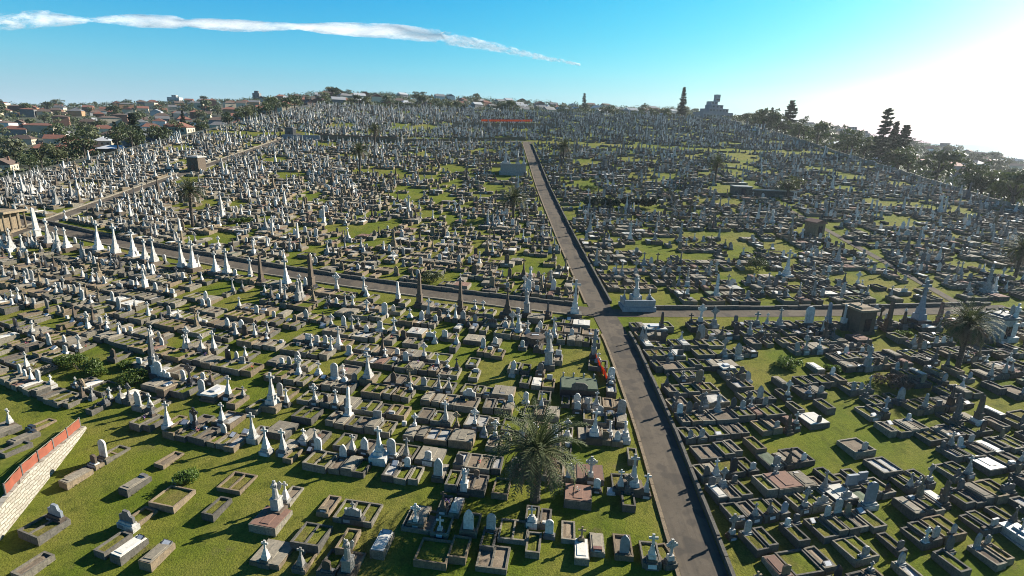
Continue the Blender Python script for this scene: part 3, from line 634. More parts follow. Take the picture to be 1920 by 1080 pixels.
ysR = [78.2 - 1.2 - i * 5.6 for i in range(9)]
rows(-1, ysL, 'lowL', "palm's side"); rows(1, ysR, 'lowR', 'opposite palm')
ysU = [86.6 + i * 5.35 for i in range(66)]
rows(-1, ysU, 'upL', "palm's side"); rows(1, ysU, 'upR', 'opposite palm')
for h_ in HERO:
    x, y, r, dn, zone, kw = h_; spec(x, y, r, dn, zone, **kw)

# ------------------------------------------------------------------ which graves stand as individuals, which merge into the far masses
def pz(s): return proj(s['x'], s['y'], s['z'] + .5)
by = {}
for s in SPECS:
    s['kind'] = LIB[s['mon']][0] if s['mon'] else 'plain_grave'
    px, py, f_ = pz(s); s['px'], s['py'], s['f'] = px, py, f_
    s['inview'] = -25 < px < 1945 and py < 1100
    by.setdefault(s['kind'], []).append(s)
CAP = 288
for k, v in by.items():
    v.sort(key=lambda s: (not s['label'], s['f'] if s['inview'] else 1e6))
    n = 0
    for s in v:
        s['ind'] = bool(s['inview'] and (n < CAP) and (s['f'] < 175)); n += s['ind']
print({k: (len(v), sum(s['ind'] for s in v)) for k, v in by.items()})
CATS = dict(headstone_grave='headstone grave', cross_grave='cross grave', obelisk_grave='obelisk', tall_cross_grave='tall cross', statue_grave='statue grave', family_grave='family grave', desk_grave='desk stone grave', plain_grave='kerbed grave')
GRP = dict(headstone_grave='graves with headstones on the slope', cross_grave='graves with crosses on the slope', obelisk_grave='obelisks on the slope', tall_cross_grave='tall stepped crosses', statue_grave='graves with statues', family_grave='wide family graves', desk_grave='graves with low desk or block stones', plain_grave='kerbed graves without a stone')
USED = {}
def uniq(l):
    USED[l] = USED.get(l, 0) + 1
    return l if USED[l] == 1 else l + ', ' + ordn(USED[l]) + ' such'
def place(s):
    if s['label']: lab = s['label']
    else:
        where = f"{ordn(s['row'])} row {'below' if s['zone'] in ('lowL', 'lowR') else 'above'} crossroad, {ordn(s['idx'])} from avenue, {s['side']}"
        bt = BEDN.get(s['bed'], '')
        ud = 'upper' if s['dir'] > 0 else 'lower'
        if s['mon']:
            d = LIB[s['mon']][1].split(' on ')[0].split(' topped')[0]
            lab = f"{COLN[s['st']]} {d}, {ud} {bt or 'ground'}, {where}"
        else: lab = f"kerbed {ud} {bt}, no stone, {where}"
    lab = uniq(lab); lab = lab if len(lab.split()) <= 16 else lab.replace(' bed,', ',').replace(' slab,', ',')
    r = s['rot'] + (math.pi if s['dir'] < 0 else 0)
    t = thing(s['kind'], lab, CATS[s['kind']], (s['x'], s['y'], s['z']), r, GRP[s['kind']])
    if s['kb']:
        w, l, k, _, b, _, sl, _ = KERB[s['kb']]
        ko = link('kerb', cmesh('kerb_' + s['kb'], k, s['km']), t); ko.location = (0, 0, s['hk']); ko.rotation_euler = (R(RNG.uniform(-.7, .7)), R(RNG.uniform(-.6, .6)), 0)
        if s['bed'] in ('slab_concrete', 'slab_marble', 'terracotta'):
            bo = link('slab', cmesh('slab_' + s['kb'], sl, s['bed']), t); bo.location = (0, 0, s['hk'])
        else:
            bo = link('planted_bed' if s['bed'] in ('bed_grass', 'ivy_green') else 'gravel_bed', cmesh('bed_' + s['kb'], b, s['bed']), t); bo.location = (0, 0, s['hk'] - (.17 if s['bed'] != 'ivy_green' else -.02))
    if s['mon']:
        yo = .30 if s['kb'] else 0
        q_ = 5.5 if RNG.random() < .14 else 1.8; lean = R(RNG.uniform(-q_, q_)); lean2 = R(RNG.uniform(-q_, q_))
        zz = (s['hk'] - .30) if s['kb'] else .0
        for nm, mb, _, role in LIB[s['mon']][2]:
            o = link(nm, cmesh(s['mon'] + '_' + nm, mb, {'stone': s['st'], 'base': s['ba'], 'plaque': 'plaque_white'}[role]), t)
            o.location = (0, yo, zz); o.scale = (s['sc'],) * 3
            o.rotation_euler = (lean, lean2, math.pi if s['dir'] > 0 and False else (math.pi if s['dir'] < 0 else 0))
FL = {'pink': (.55, .12, .22), 'white': (.7, .7, .66), 'yellow': (.62, .45, .06), 'red': (.5, .04, .04), 'violet': (.28, .14, .42)}
for k_, c_ in FL.items(): stone('flower_' + k_, c_, tuple(v * .75 for v in c_), (.06, .12, .03), .7, 9, amt=.5, bump=0, streak=False)
def bunch(seed):
    rs = random.Random(seed); pot = MB().lathe([(.07, -.02), (.1, .16), (.11, .18)], 7); lv = MB(); fl = MB()
    for k in range(26):
        a = rs.uniform(0, 6.28); r = rs.random() ** .5 * .2; z = .2 + rs.uniform(0, .22); p = Vector((math.cos(a) * r, math.sin(a) * r, z)); q = rs.uniform(.035, .06)
        u = Vector((rs.uniform(-1, 1), rs.uniform(-1, 1), rs.uniform(-.4, .4))).normalized() * q; v = Vector((rs.uniform(-1, 1), rs.uniform(-1, 1), 1)).cross(u).normalized() * q
        (fl if k % 3 else lv).add([p - u, p - v, p + u, p + v], [(0, 1, 2, 3)])
    return pot, lv, fl
BUN = [bunch(1), bunch(2)]
def flowers(s, where):
    c = RNG.choice(list(FL)); pot, lv, fl = BUN[RNG.randrange(2)]
    r = s['rot'] + (math.pi if s['dir'] < 0 else 0); yo = RNG.uniform(.7, 1.3); xo = RNG.uniform(-.3, .3)
    x, y = s['x'] + math.cos(r) * xo - math.sin(r) * yo, s['y'] + math.sin(r) * xo + math.cos(r) * yo
    t = thing('flower_vase', f"{c} flowers in pot on grave, {where}", 'flowers', (x, y, s['z'] + s['hk'] + (.05 if s['bed'] in ('slab_concrete', 'slab_marble', 'terracotta') else -.17)), RNG.uniform(0, 6), 'flowers left on graves')
    link('pot', cmesh('pot', BUN[0][0], 'terracotta'), t); link('leaves', cmesh('fl_leaf%d' % (lv is BUN[1][1]), lv, 'leaf_shrub'), t); link('blooms', cmesh('fl_bloom%d' % (fl is BUN[1][2]), fl, 'flower_' + c), t)
n_ind = 0; nfl = 0
for s in SPECS:
    if s['ind'] and s['kb'] and not s['label'] and s['f'] < 78 and nfl < 60 and RNG.random() < .17:
        nfl += 1; flowers(s, f"{ordn(s['row'])} row below crossroad, {ordn(s['idx'])} from avenue, {'upper' if s['dir'] > 0 else 'lower'}, {s['side']}")
for s in SPECS:
    if s['ind']: place(s); n_ind += 1
print('individual graves', n_ind, 'of', len(SPECS))

def merge(name, parts, label, cat):
    """parts: list of (arr, 4x3 transforms list, material names list, rnd list) -> one mesh"""
    mats = []; V = []; LT = []; LI = []; MI = []; RV = []; off = 0
    for arr, T, ms, rn in parts:
        v, lt, li = arr; n = len(T)
        if not n: continue
        T = np.array(T); lt = np.array(lt); li = np.array(li)
        x, y, z, r, sx = T.T
        c, s_ = np.cos(r)[:, None], np.sin(r)[:, None]
        vx = v[None, :, 0] * sx[:, None]; vy = v[None, :, 1] * sx[:, None]; vz = v[None, :, 2] * sx[:, None]
        W = np.stack([vx * c - vy * s_ + x[:, None], vx * s_ + vy * c + y[:, None], vz + z[:, None]], -1)
        V.append(W.reshape(-1, 3)); LT.append(np.tile(lt, n))
        LI.append((li[None, :] + (off + np.arange(n) * len(v))[:, None]).ravel()); off += n * len(v)
        idx = []
        for m in ms:
            if m not in mats: mats.append(m)
            idx.append(mats.index(m))
        MI.append(np.repeat(np.array(idx), len(lt))); RV.append(np.repeat(np.array(rn), len(lt)))
    if not V: return None
    V = np.concatenate(V); LT = np.concatenate(LT); LI = np.concatenate(LI); MI = np.concatenate(MI); RV = np.concatenate(RV)
    me = bpy.data.meshes.new(name)
    me.vertices.add(len(V)); me.vertices.foreach_set('co', V.ravel().astype(np.float32))
    me.loops.add(len(LI)); me.loops.foreach_set('vertex_index', LI.astype(np.int32))
    me.polygons.add(len(LT)); ls = np.concatenate([[0], np.cumsum(LT)[:-1]])
    me.polygons.foreach_set('loop_start', ls.astype(np.int32)); me.polygons.foreach_set('loop_total', LT.astype(np.int32))
    me.polygons.foreach_set('material_index', MI.astype(np.int32)); me.polygons.foreach_set('use_smooth', np.zeros(len(LT), bool))
    a = me.attributes.new('rnd', 'FLOAT', 'FACE'); a.data.foreach_set('value', RV.astype(np.float32))
    for m in mats: me.materials.append(MATS[m])
    me.update(calc_edges=True); me.validate()
    print(name, len(LT), 'faces')
    return link(name, me, label=label, category=cat, kind='stuff')
for kind, v in by.items():
    acc = {}
    for s in v:
        if s['ind']: continue
        r = s['rot'] + (math.pi if s['dir'] < 0 else 0); rn = RNG.random()
        def put(key, arr, x, y, z, rr, sc, m):
            a = acc.setdefault(key, (arr, [], [], [])); a[1].append((x, y, z, rr, sc)); a[2].append(m); a[3].append(rn)
        if s['kb']:
            w, l, k, ka, b, ba, sl, sa = KERB[s['kb']]
            put('k' + s['kb'], ka, s['x'], s['y'], s['z'] + s['hk'], r, 1, s['km'])
            if s['bed'] in ('slab_concrete', 'slab_marble', 'terracotta'): put('s' + s['kb'], sa, s['x'], s['y'], s['z'] + s['hk'], r, 1, s['bed'])
            else: put('b' + s['kb'], ba, s['x'], s['y'], s['z'] + s['hk'] - .17, r, 1, s['bed'])
        if s['mon']:
            yo = .3 if s['kb'] else 0
            ox, oy = s['x'] - math.sin(r) * yo, s['y'] + math.cos(r) * yo
            for i, (nm, mb, arr, role) in enumerate(LIB[s['mon']][2]):
                put(s['mon'] + str(i), arr, ox, oy, s['z'] + (s['hk'] - .30 if s['kb'] else 0), s['rot'], s['sc'], {'stone': s['st'], 'base': s['ba'], 'plaque': 'plaque_white'}[role])
    merge('distant_' + kind.replace('_grave', '_graves'), list(acc.values()), 'countless ' + GRP[kind] + ' packed over the far hillside', CATS[kind])

# ------------------------------------------------------------------ ground, roads, sea
def axis(lo, hi, near_lo, near_hi, step, grow):
    a = list(np.arange(near_lo, near_hi + step, step)); s = step
    while a[-1] < hi: s *= grow; a.append(a[-1] + s)
    s = step
    while a[0] > lo: s *= grow; a.insert(0, a[0] - s)
    return np.array(a)
gx = axis(-7000, 7000, -190, 200, 3.5, 1.10); gy = axis(-500, 8000, -10, 500, 3.5, 1.10)
X, Y = np.meshgrid(gx, gy); Z = Gv(X, Y)
nx, ny = len(gx), len(gy)
me = bpy.data.meshes.new('ground')
vs = np.stack([X, Y, Z], -1).reshape(-1, 3)
q = (np.arange(ny - 1)[:, None] * nx + np.arange(nx - 1)[None, :]).ravel()
fs = np.stack([q, q + 1, q + nx + 1, q + nx], -1)
me.from_pydata(vs.tolist(), [], fs.tolist())
me.materials.append(MATS['grass']); me.materials.append(MATS['hill_ground'])
cx = vs[fs].mean(1)
out = (cx[:, 0] < XL - 1) | (cx[:, 0] > XR + 1) | (cx[:, 1] > YT + 3)
me.polygons.foreach_set('material_index', out.astype(np.int32)); me.polygons.foreach_set('use_smooth', np.ones(len(fs), bool)); me.update()
link('ground', me, kind='structure')
m = MB(); s_ = 60000
m.add([(-s_, -s_, -60), (s_, -s_, -60), (s_, s_, -60), (-s_, s_, -60)], [(0, 1, 2, 3)]); link('sea', m.mesh('sea', 'sea_water'), kind='structure')
def strip(name, pts, w, mat, lift=.035, step=2.0, kind='structure'):
    P_ = []
    for (x0, y0), (x1, y1) in zip(pts, pts[1:]):
        n = max(1, int(math.hypot(x1 - x0, y1 - y0) / step))
        P_ += [(x0 + (x1 - x0) * i / n, y0 + (y1 - y0) * i / n) for i in range(n)]
    P_.append(pts[-1])
    m = MB(); vs = []; fs = []
    for i, (x, y) in enumerate(P_):
        a, b = P_[max(i - 1, 0)], P_[min(i + 1, len(P_) - 1)]
        dx, dy = b[0] - a[0], b[1] - a[1]; l = math.hypot(dx, dy); nx_, ny_ = -dy / l, dx / l
        for k in (-1, -.33, .33, 1):
            xx, yy = x + nx_ * w * k, y + ny_ * w * k; vs.append((xx, yy, G(xx, yy) + lift))
    for i in range(len(P_) - 1):
        for k in range(3): fs.append((i * 4 + k + 1, i * 4 + k, i * 4 + 4 + k, i * 4 + 5 + k))
    m.add(vs, fs); link(name, m.mesh(name, mat), kind=kind)
    return P_
main = strip('avenue_road', ROADX, RW, 'asphalt', .05)
xl = [(xroad(YX) - d, rowL(YX, d)) for d in range(0, 130, 4)]
strip('crossroad', xl, 1.65, 'asphalt', .042)
xr_ = [(xroad(YX) + d, rowR(YX, d)) for d in range(0, 72, 4)]
strip('crossroad', xr_, 1.35, 'asphalt', .046)
strip('side_avenue_road', [(-98.5, 103), (-98.5, 200), (-98.4, 262)], 1.6, 'asphalt', .054)
strip('footpath', [(74.5, 86), (74.2, 110), (73.7, 130), (72, 165), (68, 200)], .8, 'asphalt', .05)
strip('terrace_path', [(xroad(256) - 60, 256.6), (xroad(256) + 4, 256.6)], 1.4, 'asphalt', .05)
def kerbstrip(pts, off, w, h, mat, step=1.6):
    """low stone edging beside a road, block by block"""
    P_ = []
    for (x0, y0), (x1, y1) in zip(pts, pts[1:]):
        n = max(1, int(math.hypot(x1 - x0, y1 - y0) / step)); P_ += [(x0 + (x1 - x0) * i / n, y0 + (y1 - y0) * i / n) for i in range(n)]
    m = MB()
    for i in range(len(P_) - 1):
        (x0, y0), (x1, y1) = P_[i], P_[i + 1]; dx, dy = x1 - x0, y1 - y0; l = math.hypot(dx, dy); nx_, ny_ = -dy / l, dx / l
        ax, ay, bx, by_ = x0 + nx_ * off, y0 + ny_ * off, x1 + nx_ * off - dx * .02, y1 + ny_ * off - dy * .02
        if in_path((ax + bx) / 2, (ay + by_) / 2) and abs(off) > RW and False: continue
        hh = h * RNG.uniform(.85, 1.15); vs = []
        for (x, y) in ((ax, ay), (bx, by_)):
            for k in (-w / 2, w / 2):
                xx, yy = x + nx_ * k, y + ny_ * k; vs.append((xx, yy, G(xx, yy) - .2)); vs.append((xx, yy, G(xx, yy) + hh))
        m.add(vs, [(1, 5, 7, 3), (0, 4, 5, 1), (2, 3, 7, 6), (0, 1, 3, 2), (4, 6, 7, 5)])
    return m
def seg_road(lo, hi): return [(xroad(y), y) for y in np.arange(lo, hi + .1, 4)]
for lo, hi, off, mt in ((20, 78.0, RW + .2, 'kerb_sandstone'), (84.5, 254, RW + .2, 'kerb_sandstone'), (20, 76.5, -RW - .25, 'kerb_grey'), (84.5, 254, -RW - .25, 'kerb_grey')):
    link('road_kerb', kerbstrip(seg_road(lo, hi), off, .3, .16 if off > 0 else .55, mt).mesh('road_kerb', mt), kind='structure')
link('road_kerb', kerbstrip(xl[1:], -1.9, .35, .5, 'kerb_grey').mesh('road_kerb', 'kerb_grey'), kind='structure')
link('road_kerb', kerbstrip(xl[1:], 1.85, .3, .18, 'kerb_concrete').mesh('road_kerb', 'kerb_concrete'), kind='structure')
link('road_kerb', kerbstrip(xr_[1:], 1.6, .35, .55, 'kerb_grey').mesh('road_kerb', 'kerb_grey'), kind='structure')
for off in (1.85, -1.85): link('road_kerb', kerbstrip([(-98.5, 108), (-98.5, 200), (-98.4, 255)], off, .36, .3, 'kerb_concrete').mesh('road_kerb', 'kerb_concrete'), kind='structure')

# ------------------------------------------------------------------ lower terrace with limestone wall and netting fence
m = MB(); vs = []; n = 24
for i in range(n + 1):
    s = WL * i / n; x, y = wall_pt(s); z = G(x, y)
    h = wall_top(s) + RNG.uniform(-.03, .03)
    vs += [(x + nx_ * .55, y + ny_ * .55, z - .5), (x + nx_ * .12, y + ny_ * .12, z + h), (x - nx_ * .4, y - ny_ * .4, z + h), (x - nx_ * .4, y - ny_ * .4, z - .5)]
fs = []
for i in range(n):
    for k in range(3): a = i * 4 + k; fs.append((a, a + 1, a + 5, a + 4))
fs += [(0, 3, 2, 1), (n * 4, n * 4 + 1, n * 4 + 2, n * 4 + 3)]
m.add(vs, fs)
t = thing('retaining_wall', 'pale limestone block retaining wall below the red netting fence', 'wall', (x1, y1, G(x1, y1)))
o = link('block_face', m.mesh('retaining_wall', 'limestone_blocks'), t); o.location = (-x1, -y1, -G(x1, y1))
# raised lawn behind the wall
m = MB(); vs = []; fs = []; n = 14; k_ = 8
for i in range(n + 1):
    s = WL * i / n; x, y = wall_pt(s)
    for j in range(k_ + 1):
        xx, yy = x - nx_ * (.35 + 2.33 * j), y - ny_ * (.35 + 2.33 * j); vs.append((xx, yy, G(xx, yy) + TZ(xx, yy) + (.012 if j < k_ else -.1)))
for i in range(n):
    for j in range(k_): a = i * (k_ + 1) + j; fs.append((a, a + 1, a + k_ + 2, a + k_ + 1))
m.add(vs, fs); o = link('raised_lawn', m.mesh('raised_lawn', 'grass'), kind='structure')
def fence(name, pts, h, mat, post_h, label, step, cat='fence', rails=True, group=None, postmat='steel_post'):
    """pts: (x, y, z) line of posts"""
    t = thing(name, label, cat, pts[0], 0, group); ox, oy, oz = pts[0]
    m = MB(); vs = []; n = len(pts)
    sub = 4
    L = []
    for a, b in zip(pts, pts[1:]):
        for i in range(sub): L.append(tuple(a[k] + (b[k] - a[k]) * i / sub for k in range(3)))
    L.append(pts[-1])
    for i, (x, y, z) in enumerate(L):
        j = RNG.uniform(-.05, .05); sag = RNG.uniform(0, .06)
        vs += [(x - ox + j, y - oy, z - oz + .06), (x - ox + j + .02, y - oy, z - oz + h - sag), (x - ox + j + .03, y - oy + .02, z - oz + h - sag), (x - ox + j + .03, y - oy + .02, z - oz + .06)]
    fs = []
    for i in range(len(L) - 1):
        a = i * 4; fs += [(a, a + 4, a + 5, a + 1), (a + 1, a + 5, a + 6, a + 2), (a + 2, a + 6, a + 7, a + 3)]
    m.add(vs, fs); link('netting', m.mesh(name + '_net', mat), t)
    pm = MB().box(0, 0, -.4, post_h, .1, .1).mesh(name + '_post', postmat)
    for x, y, z in pts:
        p = link('post', pm, t); p.location = (x - ox, y - oy, z - oz)
    if cat == 'fence' and h < 1:
        r_ = MB().tube([(x - ox - .03, y - oy - .06, z - oz + h * .45) for x, y, z in pts], .03, 5); link('rail', r_.mesh(name + '_rail', 'kerb_sandstone'), t)
    if rails:
        r_ = MB().tube([(x - ox - .03, y - oy - .06, z - oz + h + .02) for x, y, z in pts], .035, 5); link('rail', r_.mesh(name + '_rail', 'kerb_concrete'), t)
    return t
pts = []
for s in np.arange(.2, 13.5, 2.3):
    x, y = wall_pt(s); x -= nx_ * .2; y -= ny_ * .2; pts.append((x, y, G(x, y) + wall_top(s)))
fence('netting_fence', pts, .95, 'orange_mesh', 1.08, 'red-orange netting fence on posts along the limestone wall', 2.3)
pts = [(*P(px, py), 0) for px, py in ((1110, 668), (1119, 676), (1128, 696), (1136, 706), (1141, 722))]
pts = [(x - .15, y, G(x, y)) for x, y, z in pts]
fence('safety_barrier', pts, .85, 'orange_red', 1.5, 'bright orange safety netting slung beside the avenue below the junction', 2, 'barrier', False)

# ------------------------------------------------------------------ palms
def frond(mb, az, el, L, droop, n=9, leaf=.66, dens=17):
    """feather leaf: a curved midrib with leaflets on both sides"""
    p = Vector((0.12 * math.cos(az), .12 * math.sin(az), 0)); pts = [p.copy()]; e = el
    for i in range(n):
        p = p + Vector((math.cos(az) * math.cos(e), math.sin(az) * math.cos(e), math.sin(e))) * (L / n); pts.append(p.copy())
        e -= droop / n * (1.4 * i / n + .4)
    side = Vector((-math.sin(az), math.cos(az), 0))
    mb.tube(pts, [.07 * (1 - .8 * i / n) for i in range(n + 1)], 3)
    for k in range(dens):
        u = .14 + .86 * k / dens; q = u * n; i = min(int(q), n - 1); a = pts[i].lerp(pts[i + 1], q - i); d = (pts[i + 1] - pts[i]).normalized()
        l = leaf * (math.sin(math.pi * min(1, u * .9 + .12)) ** .6) * RNG.uniform(.85, 1.1)
        for sg in (-1, 1):
            t = (d * .75 + side * sg * .8 + Vector((0, 0, RNG.uniform(-.05, .35)))).normalized() * l; t.z -= .12 * l
            w = d * .05
            mb.add([a - w, a + w, a + t * .6 + w * .9, a + t, a + t * .6 - w * .9], [(0, 1, 2, 3, 4)])
def palm_meshes(seed, nf, L, dead):
    RNG.seed(seed); g = MB(); dd = MB()
    for k in range(nf):
        u = k / nf; frond(g, k * 2.399 + RNG.uniform(-.2, .2), R(82 - 92 * u ** .8 + RNG.uniform(-6, 6)), L * RNG.uniform(.85, 1.05), 1.15 + .9 * u)
    for k in range(dead):
        frond(dd, k * 2.399 + RNG.uniform(-.3, .3), R(RNG.uniform(-52, -4)), L * RNG.uniform(.6, .85), 1.5, 7, .42, 13)
    return g.mesh('palm_crown_%d' % seed, 'palm_green'), dd.mesh('palm_dead_%d' % seed, 'palm_dead')
PM = [palm_meshes(101, 62, 5.3, 70), palm_meshes(102, 56, 4.4, 22), palm_meshes(103, 60, 4.3, 60)]
def palm_trunk(h, r):
    m = MB(); z = -.5; pr = [(r * 1.25, -.5), (r * 1.1, .4)]
    i = 0
    while z < h:
        z += .16; i += 1; pr.append((r * (1.0 + (.09 if i % 2 else -.03)) * (1 + .25 * max(0, (z - h + 1.2) / 1.2)), min(z, h)))
    return m.lathe(pr, 11)
PL = ['big date palm with full drooping crown, nearest palm beside the avenue', 'date palm with bare straight trunk standing near the old side avenue', 'dark palm below the far brown retaining wall', 'small far palm standing in front of the brown retaining wall', 'palm beside the avenue halfway up, its crown half brown', 'green bushy palm beside the top of the avenue', 'slender leaning palm beside the bright grass patch on the far slope', 'shaggy palm with hanging dead fronds beside two stone mausoleums', 'tall palm cut by the picture edge above the footpath']
for i, (px, py, h, sc, _) in enumerate(PALMS):
    x, y = P(px, py); t = thing('date_palm', PL[i], 'palm tree', (x, y, G(x, y)), RNG.uniform(0, 6), 'palms among the graves')
    link('trunk', palm_trunk(h, .42 if i == 0 else .3).mesh('palm_trunk', 'bark'), t)
    g_, d_ = PM[0] if i == 0 else PM[2] if i == 7 else PM[1]
    for nm, me_ in (('crown', g_), ('dead_fronds', d_)):
        o = link(nm, me_, t); o.location = (0, 0, h - .1); o.scale = (sc,) * 3

# ------------------------------------------------------------------ bushes, trees
def leaf_cards(mb, blobs, n, size, seed, flat=.0):
    rs = np.random.RandomState(seed); wts = np.array([b[3] ** 2 for b in blobs]); wts = wts / wts.sum()
    for _ in range(n):
        b = blobs[rs.choice(len(blobs), p=wts)]
        d = rs.normal(size=3); d /= np.linalg.norm(d); d[2] = d[2] if d[2] > -.5 else -d[2] * .5
        rr = b[3] * (1 - .42 * rs.rand() ** 1.6)
        c = np.array(b[:3]) + d * rr * np.array([1, 1, b[4] if len(b) > 4 else .8])
        u = rs.normal(size=3); u[2] *= (1 - flat); u /= np.linalg.norm(u); v = np.cross(u, d + rs.normal(size=3) * .6); v /= max(np.linalg.norm(v), 1e-6)
        s = size * rs.uniform(.6, 1.3)
        mb.add([c - u * s, c - v * s * .5, c + u * s, c + v * s * .5], [(0, 1, 2, 3)])
    return mb
BL = ['broad dark green shrub overgrowing a walled plot near the white headstone', 'low green shrub at the outer end of the overgrown plot', 'green shrub next to the small dark statue in the overgrown plot', 'round green shrub nearest the white headstone and pale tomb', 'small green shrub behind the dark cross monument', 'large bright green shrub filling an oval kerbed plot', 'wide dry brown shrub covering a plot below the shaggy palm', 'loose green bush growing behind a brown slab on the lawn', 'small green bush in the plots beside the dry brown shrub', 'low spreading green bush below the bare-trunk palm', 'dark narrow bush on the slope above the crossroad', 'olive bush beside the crossroad kerb', 'small bright bush beside the sandstone mausoleum', 'wide bright green shrub above the clipped hedges']
for i, (px, py, _, mt, rx, ry, h) in enumerate(BUSH):
    x, y = P(px, py); rs = random.Random(i); bl = []
    for k in range(9):
        a = rs.uniform(0, 6.28); q = rs.random() ** .5; bl.append((math.cos(a) * rx * q * .75, math.sin(a) * ry * q * .75, h * rs.uniform(.3, .6), h * rs.uniform(.4, .6), .9))
    t = thing('bush', BL[i], 'bush', (x, y, G(x, y)))
    link('foliage', leaf_cards(MB(), bl, int(900 + 260 * rx * ry), .13, i).mesh('bush', mt), t)
    sm = MB()
    for k in range(5): a = rs.uniform(0, 6.28); sm.tube([(0, 0, -.3), (math.cos(a) * rx * .4, math.sin(a) * ry * .4, h * .6)], [.05, .02], 4)
    link('stem', sm.mesh('bush_stem', 'bark'), t)
def broadleaf(seed, mt, w, h, n=520):
    rs = random.Random(seed); bl = []
    for k in range(rs.randint(8, 12)):
        a = rs.uniform(0, 6.28); q = rs.random() ** .6; z = rs.uniform(.26, .86)
        bl.append((math.cos(a) * w * .36 * q, math.sin(a) * w * .36 * q, h * z, w * rs.uniform(.17, .29) * (1.15 - .5 * abs(z - .55)), .8))
    c = leaf_cards(MB(), bl, n, w * .062, seed).mesh('crown_%d' % seed, mt)
    tr = MB().tube([(0, 0, -.8), (.1, 0, h * .25), (0, .1, h * .6)], [w * .045, w * .033, w * .015], 6)
    for k in range(4):
        a = k * 1.6 + rs.uniform(-.4, .4); tr.tube([(0, 0, h * .26), (math.cos(a) * w * .2, math.sin(a) * w * .2, h * .6)], [w * .022, w * .008], 4)
    return c, tr.mesh('trunk_%d' % seed, 'bark')
BT = [broadleaf(1, 'leaf_dark', 9, 8), broadleaf(2, 'leaf_olive', 8, 9), broadleaf(3, 'leaf_dark', 11, 8.5), broadleaf(4, 'leaf_dark', 7, 7), broadleaf(5, 'leaf_olive', 10, 7.5), broadleaf(6, 'leaf_dark', 6.5, 10)]
def norfolk(seed, h, w, gap=1.0, pw=.75):
    rs = random.Random(seed); mb = MB(); z = h * .16
    tr = MB().tube([(0, 0, -1), (0, 0, h * .5), (0, 0, h)], [h * .022, h * .014, .03], 6)
    while z < h * .97:
        u = (z / h); rad = w * (1 - u) ** pw * rs.uniform(.85, 1.1); nb = rs.randint(5, 6); a0 = rs.uniform(0, 6)
        for k in range(nb):
            a = a0 + k * 6.283 / nb + rs.uniform(-.25, .25); rad_ = rad; rad = rad_ * rs.uniform(.62, 1.12); z_ = z; z = z_ + rs.uniform(-.35, .35) * gap; el = .12 - .25 * (1 - u)
            d = Vector((math.cos(a), math.sin(a), el)); s = Vector((-math.sin(a), math.cos(a), 0))
            tr.tube([Vector((0, 0, z)), Vector((0, 0, z)) + d * rad * .8], [.07, .02], 3)
            for j in range(34):
                q = .1 + .82 * rs.random(); c = Vector((0, 0, z)) + d * rad * q + s * rs.uniform(-.2, .2) * rad * (1 - q * .5) + Vector((0, 0, rs.uniform(-.15, .35)))
                l = rs.uniform(.45, .95) * (h / 20); n_ = Vector((rs.uniform(-1, 1), rs.uniform(-1, 1), rs.uniform(.2, 1))).normalized()
                e = (d + Vector((rs.uniform(-.6, .6), rs.uniform(-.6, .6), rs.uniform(-.1, .5)))).normalized() * l; f = n_.cross(e).normalized() * l * .5
                mb.add([c - e, c - f, c + e, c + f], [(0, 1, 2, 3)])
            rad = rad_; z = z_
        z += h * .052 * gap * rs.uniform(.85, 1.15)
    return mb.mesh('pine_crown_%d' % seed, 'leaf_pine'), tr.mesh('pine_trunk_%d' % seed, 'bark')
NP = [norfolk(21, 22, 4.6), norfolk(22, 20, 5.6, 1.0, .5), norfolk(23, 16, 3.2), norfolk(24, 23, 4.6, 1.3, .42)]
NT = [0]
def tree(x, y, kind, sc, label, group=None, sz=1.0):
    me = {'b': BT, 'n': NP}[kind[0]][int(kind[1])]
    t = thing('broadleaf_tree' if kind[0] == 'b' else 'norfolk_pine', label, 'tree' if kind[0] == 'b' else 'pine tree', (x, y, G(x, y) - .1), (NT[0] * 2.4) % 6.28, group)
    NT[0] += 1
    t.scale = (sc, sc, sc * sz)
    link('crown', me[0], t); link('trunk', me[1], t)
    return t
def at_dist(px, r):
    d = ray(px, 240); h = math.hypot(d[0], d[1]); return d[0] / h * r, d[1] / h * r
# named pines and trees on the skyline and along the cemetery edges: (px, distance, kind, height scale, label)
for px, r, k, sc, lb in [(1275, 430, 'n0', .98, 'pointed dark pine on the skyline between ridge trees and stepped apartment tower'), (1443, 420, 'n2', 1.05, 'slim pale pine beside the bushy dark pine on the ridge'), (1478, 390, 'n1', 1.10, 'bushy dark pine with tiered branches standing on the far ridge'),
                         (1092, 640, 'n3', .85, 'thin open pine poking above the tree line over the avenue'), (1660, 300, 'n3', 1.02, 'tall open-branched pine, larger of the pair on the far boundary'), (1680, 315, 'n2', 1.4, 'narrow pine close behind the tall open-branched pine'), (1700, 290, 'n1', .92, 'bushy-topped pine completing the far boundary group'),
                         (345, 480, 'n2', .9, 'small pine among the houses beyond the white-stone edge'), (250, 290, 'n1', .8, 'dark pine standing where the white stones meet the suburb'), (262, 330, 'n2', 1.0, 'slim pine behind the dark pine at suburb edge'), (215, 360, 'n0', .8, 'pine among red roofs of the near suburb')]:
    x, y = at_dist(px, r); tree(x, y, k, sc, lb, 'tall pines round the cemetery')
tx, ty = P(1475, 372); tree(tx, ty, 'b1', .85, 'small spreading tree with bent trunk among graves below the far pines')
